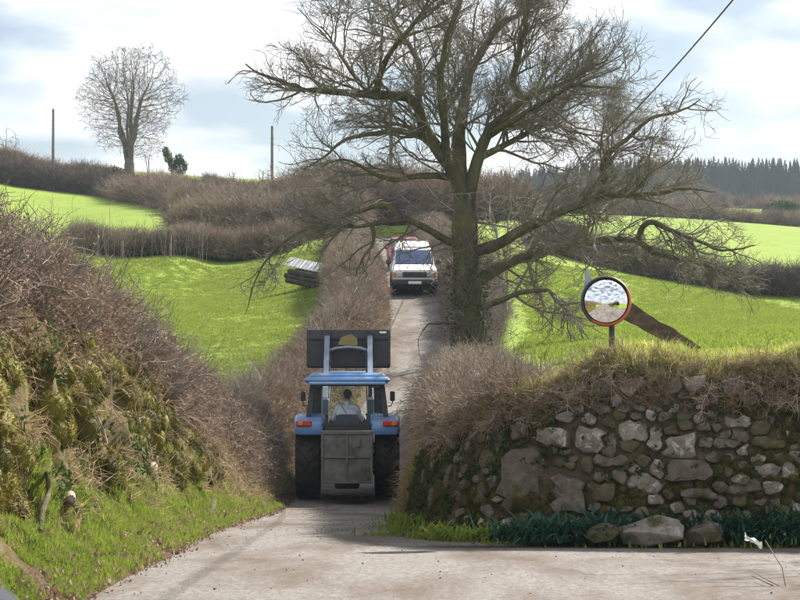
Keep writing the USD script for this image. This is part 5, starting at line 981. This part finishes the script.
for s in (-1, 1):
    part(suv, 'headlamp', cbox(s * .61 - .13, s * .61 + .13, .02, .12, .75, .94, .02), M['chrome'])
    part(suv, 'indicator', cbox(s * .80 - .055, s * .80 + .055, .03, .22, .75, .94, .015), M['amber'])
    part(suv, 'side_window', hull([(s * a, b, c) for a, b, c in ((.86, 1.75, 1.16), (.84, 1.75, 1.16), (.76, 2.1, 1.68), (.74, 2.1, 1.68), (.86, 4.1, 1.18), (.84, 4.1, 1.18), (.765, 4.0, 1.70), (.745, 4.0, 1.70))]), M['carglass'])
    part(suv, 'door_mirror', cbox(s * 1.0 - .1, s * 1.0 + .1, 1.62, 1.74, 1.14, 1.32, .03), M['black'])
    part(suv, 'wheel_arch', prism_x([(.38, .4), (.45, .75), (.7, .88), (.95, .88), (1.2, .75), (1.26, .4)], s * .80 - .11, s * .80 + .11, .01), M['black'])
    part(suv, 'roof_rail', tube([(s * .62, 2.9, 1.95), (s * .62, 3.0, 1.985), (s * .62, 4.0, 1.985), (s * .62, 4.1, 1.95)], .016, 6), M['black'])
    part(suv, 'wiper', tube([(s * .3 - .25, 1.36, 1.205), (s * .3 + .2, 1.50, 1.37)], .008, 4), M['black'])
    for y in (.82, 3.36): car_wheel(suv, s * .78, y)
yv = 96.0; slope = math.atan(float(lane_z(98.5) - lane_z(96)) / 2.5)
red = thing('red_car', 'dark red car waiting behind the white car, mostly hidden', 'car', (.28, yv, float(lane_z(yv)) + .01), rx=slope, rz=.03)
part(red, 'body', join(hull([(x * k, y, z) for k in (-1, 1) for x, y, z in ((.70, .0, .4), (.74, .02, .62), (.84, .4, .35), (.84, .5, .82), (.84, 3.9, .4), (.84, 3.9, .9), (.78, 4.1, .5), (.74, 1.0, .98), (.76, 3.9, 1.0))]), hull([(x * k, y, z) for k in (-1, 1) for x, y, z in ((.80, .95, .92), (.62, 1.75, 1.46), (.56, 2.0, 1.5), (.80, 4.0, .95), (.62, 3.5, 1.47), (.56, 3.4, 1.5))])), M['maroon'], 40)
part(red, 'windscreen', hull([(x * k, y, z) for k in (-1, 1) for x, y, z in ((.68, 1.02, 1.0), (.58, 1.66, 1.42), (.68, 1.06, .98), (.58, 1.72, 1.42))]), M['carglass'])
part(red, 'bumper', cbox(-.8, .8, -.06, .2, .28, .48, .05), M['maroon'], 40); part(red, 'grille', cbox(-.3, .3, -.02, .06, .52, .6, .01), M['black']); part(red, 'number_plate', cbox(-.26, .26, -.085, -.055, .33, .44, .006), M['plate'])
for s in (-1, 1):
    part(red, 'headlamp', cbox(s * .56 - .15, s * .56 + .15, -.01, .12, .52, .66, .03), M['chrome']); part(red, 'side_window', hull([(s * a, b, c) for a, b, c in ((.79, 1.5, .99), (.77, 1.5, .99), (.65, 1.9, 1.41), (.63, 1.9, 1.41), (.79, 3.6, 1.0), (.77, 3.6, 1.0), (.65, 3.3, 1.42), (.63, 3.3, 1.42))]), M['carglass'])
    part(red, 'door_mirror', cbox(s * .9 - .08, s * .9 + .08, 1.3, 1.4, .98, 1.1, .03), M['maroon'])
    for y in (.75, 3.2): car_wheel(red, s * .72, y, .29, .18)

# ------------------------------------------------------------------ traffic mirror and the beam behind it
mc = P(606, 301, 20.75)
mir = thing('traffic_mirror', 'round convex traffic mirror with black and orange rim on a post above the wall', 'mirror', mc, rz=-.05, rx=-.03)
Rm = .246; th = np.linspace(0, math.asin(Rm / .62), 14); cap = [(.62 * math.sin(t), .62 * math.cos(t) - .62 * math.cos(th[-1])) for t in th]
m = trimesh.creation.revolve(np.array(cap[::-1]), sections=64); v = np.array(m.vertices)[:, [0, 2, 1]] * [1, -1, 1]; f = np.array(m.faces)
part(mir, 'mirror_glass', (v, f), M['mirror'], True)
m = trimesh.creation.revolve(np.array([(Rm - .01, .02), (Rm - .007, .03), (Rm + .004, .036), (Rm + .014, .022), (Rm + .018, -.01), (Rm + .012, -.04), (Rm - .03, -.06), (.1, -.085), (0, -.09)]), sections=64); v = np.array(m.vertices)[:, [0, 2, 1]] * [1, -1, 1]
part(mir, 'rim', (v, np.array(m.faces)), M['rim'], 40)
part(mir, 'post', tube([(.065, .12, -.9), (.065, .12, .05)], .031, 12), M['black'], 40); part(mir, 'bracket', cbox(.02, .11, .06, .13, -.06, .02, .01), M['black'])
part(mir, 'pointed_tip', hull([(-.185 + x, .07 + y, z) for x, y, z in ((-.045, -.01, .14), (.045, -.01, .14), (-.045, .02, .14), (.045, .02, .14), (-.03, 0, .25), (.035, 0, .24), (-.01, 0, .345), (.005, .01, .345))]), M['sheet'], label='pale pointed plate peeking out above the left of the mirror')
a, b = P(622, 308, 22.3), P(697, 352, 22.0); d = unit(b - a); u = unit(np.cross(d, [0, 1, 0])); u = u if u[2] > 0 else -u
bm = thing('leaning_beam', 'dark weathered timber beam leaning down to the right behind the round mirror', 'beam', a)
seg = np.linspace(0, np.linalg.norm(b - a), 12); pv = []
rb = np.random.default_rng(5)
for t in seg:
    hw = .10 - .04 * t / seg[-1]
    for s1, s2 in ((-1, -1), (1, -1), (1, 1), (-1, 1)): pv.append(d * t + u * s1 * (hw + rb.normal(0, .006)) + np.array([0, 1, 0]) * s2 * (.09 + rb.normal(0, .005)))
pv = np.array(pv); pf = [[4 * i + j, 4 * i + (j + 1) % 4, 4 * i + 4 + (j + 1) % 4, 4 * i + 4 + j] for i in range(11) for j in range(4)] + [[3, 2, 1, 0], [44, 45, 46, 47]]
part(bm, 'timber', (pv, np.array(pf)), M['wood'])

# ------------------------------------------------------------------ poles, cable, posts
def tele(px, py0, py1, Y, label):
    t, b = P(px, py0, Y), P(px, py1, Y); o = thing('telegraph_pole', label, 'pole', (b[0], b[1], b[2] - 1.0)); h = t[2] - b[2] + 1.0
    part(o, 'pole', tube([(0, 0, 0), (0, 0, h)], [.16, .11], 10), M['polewood'], True); part(o, 'pole_step', join(cbox(-.2, .2, -.015, .015, h - 1.2, h - 1.17, .005), cbox(-.2, .2, -.015, .015, h - 1.7, h - 1.67, .005)), M['black']); part(o, 'insulator', tube([(0, -.13, h - .3), (0, -.13, h - .18)], .05, 8), M['black']); return t
tele(53, 109, 160, 203, 'wooden telegraph pole on the skyline at the left of the tall bare tree')
tele(272, 126, 180, 186, 'wooden telegraph pole on the skyline right of the tall bare tree')
t2 = tele(391, 92, 186, 160, 'wooden telegraph pole seen through the left of the oak crown')
near = np.array([6.37, 13.94, 9.6]); far = t2.copy(); tt = np.linspace(0, 1, 90)
cw = near + (far - near) * tt[:, None]; cw[:, 2] -= 8.37 * tt * (1 - tt) * 4
top('overhead_cable', tube(cw, .014, 5), M['black'], 'thin overhead cable crossing the sky from the upper right through the oak', 'cable')
for k, (a, b, Y, l) in enumerate(((97, 262, 109.5, 'old wooden fence post at the left of the brambly hedgerow'), (170, 272, 109, 'old wooden fence post in the middle of the brambly hedgerow'), (122, 268, 109.2, 'short wooden fence post between two taller ones in the brambly hedgerow'), (347, 246, 108, 'old wooden fence post by the grey sheets'))):
    q = on_land(a, Y); o = thing('fence_post', l, 'post', q); h = (1.5, 1.3, 1.0, 1.6)[k]; part(o, 'post', tube([(0, 0, -.2), (.03, 0, h)], [.07, .055], 7), M['polewood']); part(o, 'staple', cbox(-.02, .02, -.075, -.05, h - .2, h - .17, .004), M['black'])
# heap with grey sheets by the lane hedge
q = P(318, 290, 88); q[0] = (317 - 400) / F_PX * 88; q[2] = float(ground(q[0], q[1])) - .05
hp = thing('timber_heap', 'heap of dark rotten logs under metal sheets beside the lane hedge', 'log pile', q, rz=-.30, ry=.2)
for k, (y, z, w, l, roll, mt) in enumerate(((.1, .92, .7, 3.1, .55, 'sheet'), (-.12, .58, .5, 2.3, .5, 'boxrail'), (-.2, .42, .45, 2.5, .45, 'sheet'))):
    xs = np.linspace(-l / 2, l / 2, 44); pr = np.concatenate([np.stack([xs, .014 * np.sin(xs * 36)], 1), np.stack([xs[::-1], .014 * np.sin(xs[::-1] * 36) - .02], 1)])
    e = trimesh.creation.extrude_polygon(shapely.Polygon(pr), w); v = np.array(e.vertices)[:, [0, 2, 1]] * [1, 1, 1] - [0, w / 2, 0]; v[:, 2] += roll * v[:, 1]; v += [.1 * k - .1, y, z]
    tm = trimesh.Trimesh(v, np.array(e.faces)); tm.fix_normals(); part(thing('metal_sheet', ('topmost long grey metal sheet tilted on the dark log heap', 'dull dark metal sheet between the two on the log heap', 'lowest grey metal sheet resting directly on the dark logs')[k], 'metal sheet', q, rz=-.30, ry=.2), 'sheet', (np.array(tm.vertices), np.array(tm.faces)), M[mt])
for k in range(16): part(hp, 'log', tube([(-1.5 + .25 * rb.random(), -.42 + .13 * (k % 7) + .06 * (k // 7), .10 + .19 * (k // 7)), (1.2 + .3 * rb.random(), -.42 + .13 * (k % 7) + rb.normal(0, .06), .10 + .19 * (k // 7) + rb.normal(0, .03))], .10 + .03 * rb.random(), 8), M['wood_dark'])

# ------------------------------------------------------------------ stems on the left bank
def bank_pt(px, py):
    k = cKDTree(to_px(lv[(lv[:, 1] < 50)])).query((px, py))[1]; return lv[lv[:, 1] < 50][k]
for k, (pts, rad_, l) in enumerate([([(18, 420), (20, 450), (22, 480), (20, 520)], .045, 'pale bare stem nearest the left edge on the mossy bank'), ([(36, 440), (38, 470), (34, 500), (30, 522)], .022, 'thin dark stem beside the pale one near the left edge'), ([(57, 440), (60, 465), (58, 490)], .035, 'short pale stem second from the left edge on the mossy bank'),
        ([(92, 425), (100, 448), (98, 478), (97, 496)], .03, 'grey stem rising in front of the dark hollow in the bank'), ([(130, 420), (142, 440), (146, 465), (144, 490)], .05, 'broad pale mossy stump right of the dark hollow in the bank'), ([(178, 440), (186, 462), (185, 482)], .035, 'mossy stump in the middle of the bank'), ([(204, 455), (205, 475), (208, 496), (206, 518)], .04, 'brown stump at the right end of the grassy verge'), ([(74, 385), (82, 410), (80, 440)], .025, 'thin grey stem high on the mossy bank')]):
    q = np.array([bank_pt(*p_) + [.09, -.06, 0] for p_ in pts])[::-1]; c0 = q[0].copy(); c0[2] -= .05; ts = np.linspace(0, 1, 12); s = np.linspace(0, 1, len(q)); Qs = np.stack([np.interp(ts, s, q[:, j]) for j in range(3)], 1) - c0; Qs[0, 2] -= .1
    o = thing('coppiced_stem', l, 'stem', c0); part(o, 'stem', tube(Qs, rad_ * (1.2 - .6 * ts) * (1 + .3 * (meshkit.noise(Qs * 6, k) - .5)), 9), M['stem' if k in (0, 2, 3, 4) else 'bark'], True)
    j = np.random.default_rng(400 + k); part(o, 'shoot', cat([tube([Qs[-1], Qs[-1] + j.normal(0, .08, 3) + [.02, 0, .15], Qs[-1] + j.normal(0, .12, 3) + [.03, 0, .4]], [.009, .006, .003], 4) for _ in range(4)]), M['twig'])
# dry stalk with a scrap of white plastic, bottom right
sk = P(789, 596, 15.2); o = thing('dry_stalk', 'dry bent stalk at the lower right corner of the road edge', 'plant', sk)
tp = P(765, 540, 15.4) - sk
part(o, 'stem', tube([(0, 0, -.1), (-.02, 0, .05), tp * .5 + [.04, 0, 0], tp], [.008, .007, .005, .003], 5), M['straw']); part(o, 'side_shoot', cat([tube([(0, 0, .02 * k), (-.12 - .03 * k, .02, .05 + .04 * k), (-.26 - .02 * k, .03, .10 + .05 * k)], [.006, .004, .002], 4) for k in range(3)]), M['twig'])
a, b = P(745, 537, 15.4), P(768, 551, 15.4); gx_, gy_ = np.meshgrid(np.linspace(0, 1, 9), np.linspace(0, 1, 5)); d = b - a
sv = a + d * gx_[..., None] + np.array([0, .03, .10]) * ((gy_ - .3) * (.25 + .9 * np.abs(gx_ - .35) ** .8))[..., None] + .07 * (meshkit.fbm(np.stack([gx_ * 6, gy_ * 5, 0 * gx_], -1), 3, 3) - .5)[..., None] * np.array([.4, 1.6, .5])
sf = grid_faces(5, 9); sv = sv.reshape(-1, 3); sc = thing('plastic_scrap', 'torn scrap of whitish plastic caught on the dry stalk', 'litter', tuple(a), scale=.75)
part(sc, 'scrap', (np.vstack([sv - a, sv - a + [0, .002, 0]]), np.vstack([sf, sf[:, ::-1] + len(sv)])), M['plate'], True)
# dark blurred car mirror at the very corner
q = np.array([-.318, 1.5, 1.7 - .196]); wm = thing('wing_mirror', 'dark blurred rounded edge close by in the bottom left corner', 'car mirror', q)
part(wm, 'housing', (np.array(trimesh.creation.icosphere(3).vertices) * [.036, .05, .030], np.array(trimesh.creation.icosphere(3).faces)), M['trousers'], True)

# ------------------------------------------------------------------ the road behind the camera, seen in the mirror
hedgerow('long brown hedge beside the road behind the viewer', [(-9, -46), (-8, -20), (-7.5, 2), (-8, 7)], 2.0, 2.2, 1100, 'twig', 501, .7, 1.2, extra=('leaf', 100))
hedgerow('second brown hedge beside the road behind the viewer', [(9, -50), (8.5, -20), (9, 5)], 1.8, 2.0, 900, 'twig', 502, .7, 1.2)
wild_tree('roadside_tree', 'spreading tree standing by the road behind the viewer', (-7.5, -30, 0), 9, 7, 510, .3, 500, (M['bark'], M['twig_grey']), 3, .25, tr=.014, thin=.05)

# ------------------------------------------------------------------ the air
zlo, zhi = float(GZ.min()) - 1.0, float(GZ.max()) + 22.0
hz = trimesh.creation.box([6040, 7060, zhi - zlo]); hz.apply_translation([0, 480, (zlo + zhi) / 2])
top('haze', hz, usdkit.material(stage, '/World/Looks/thin_air', {"v": ("principled_volume", {"color": (.72, .85, 1.0), "density": .0002, "anisotropy": .2})}, [], volume="v.volume"), 'thin bluish haze over the far wood', 'haze', kind='stuff')
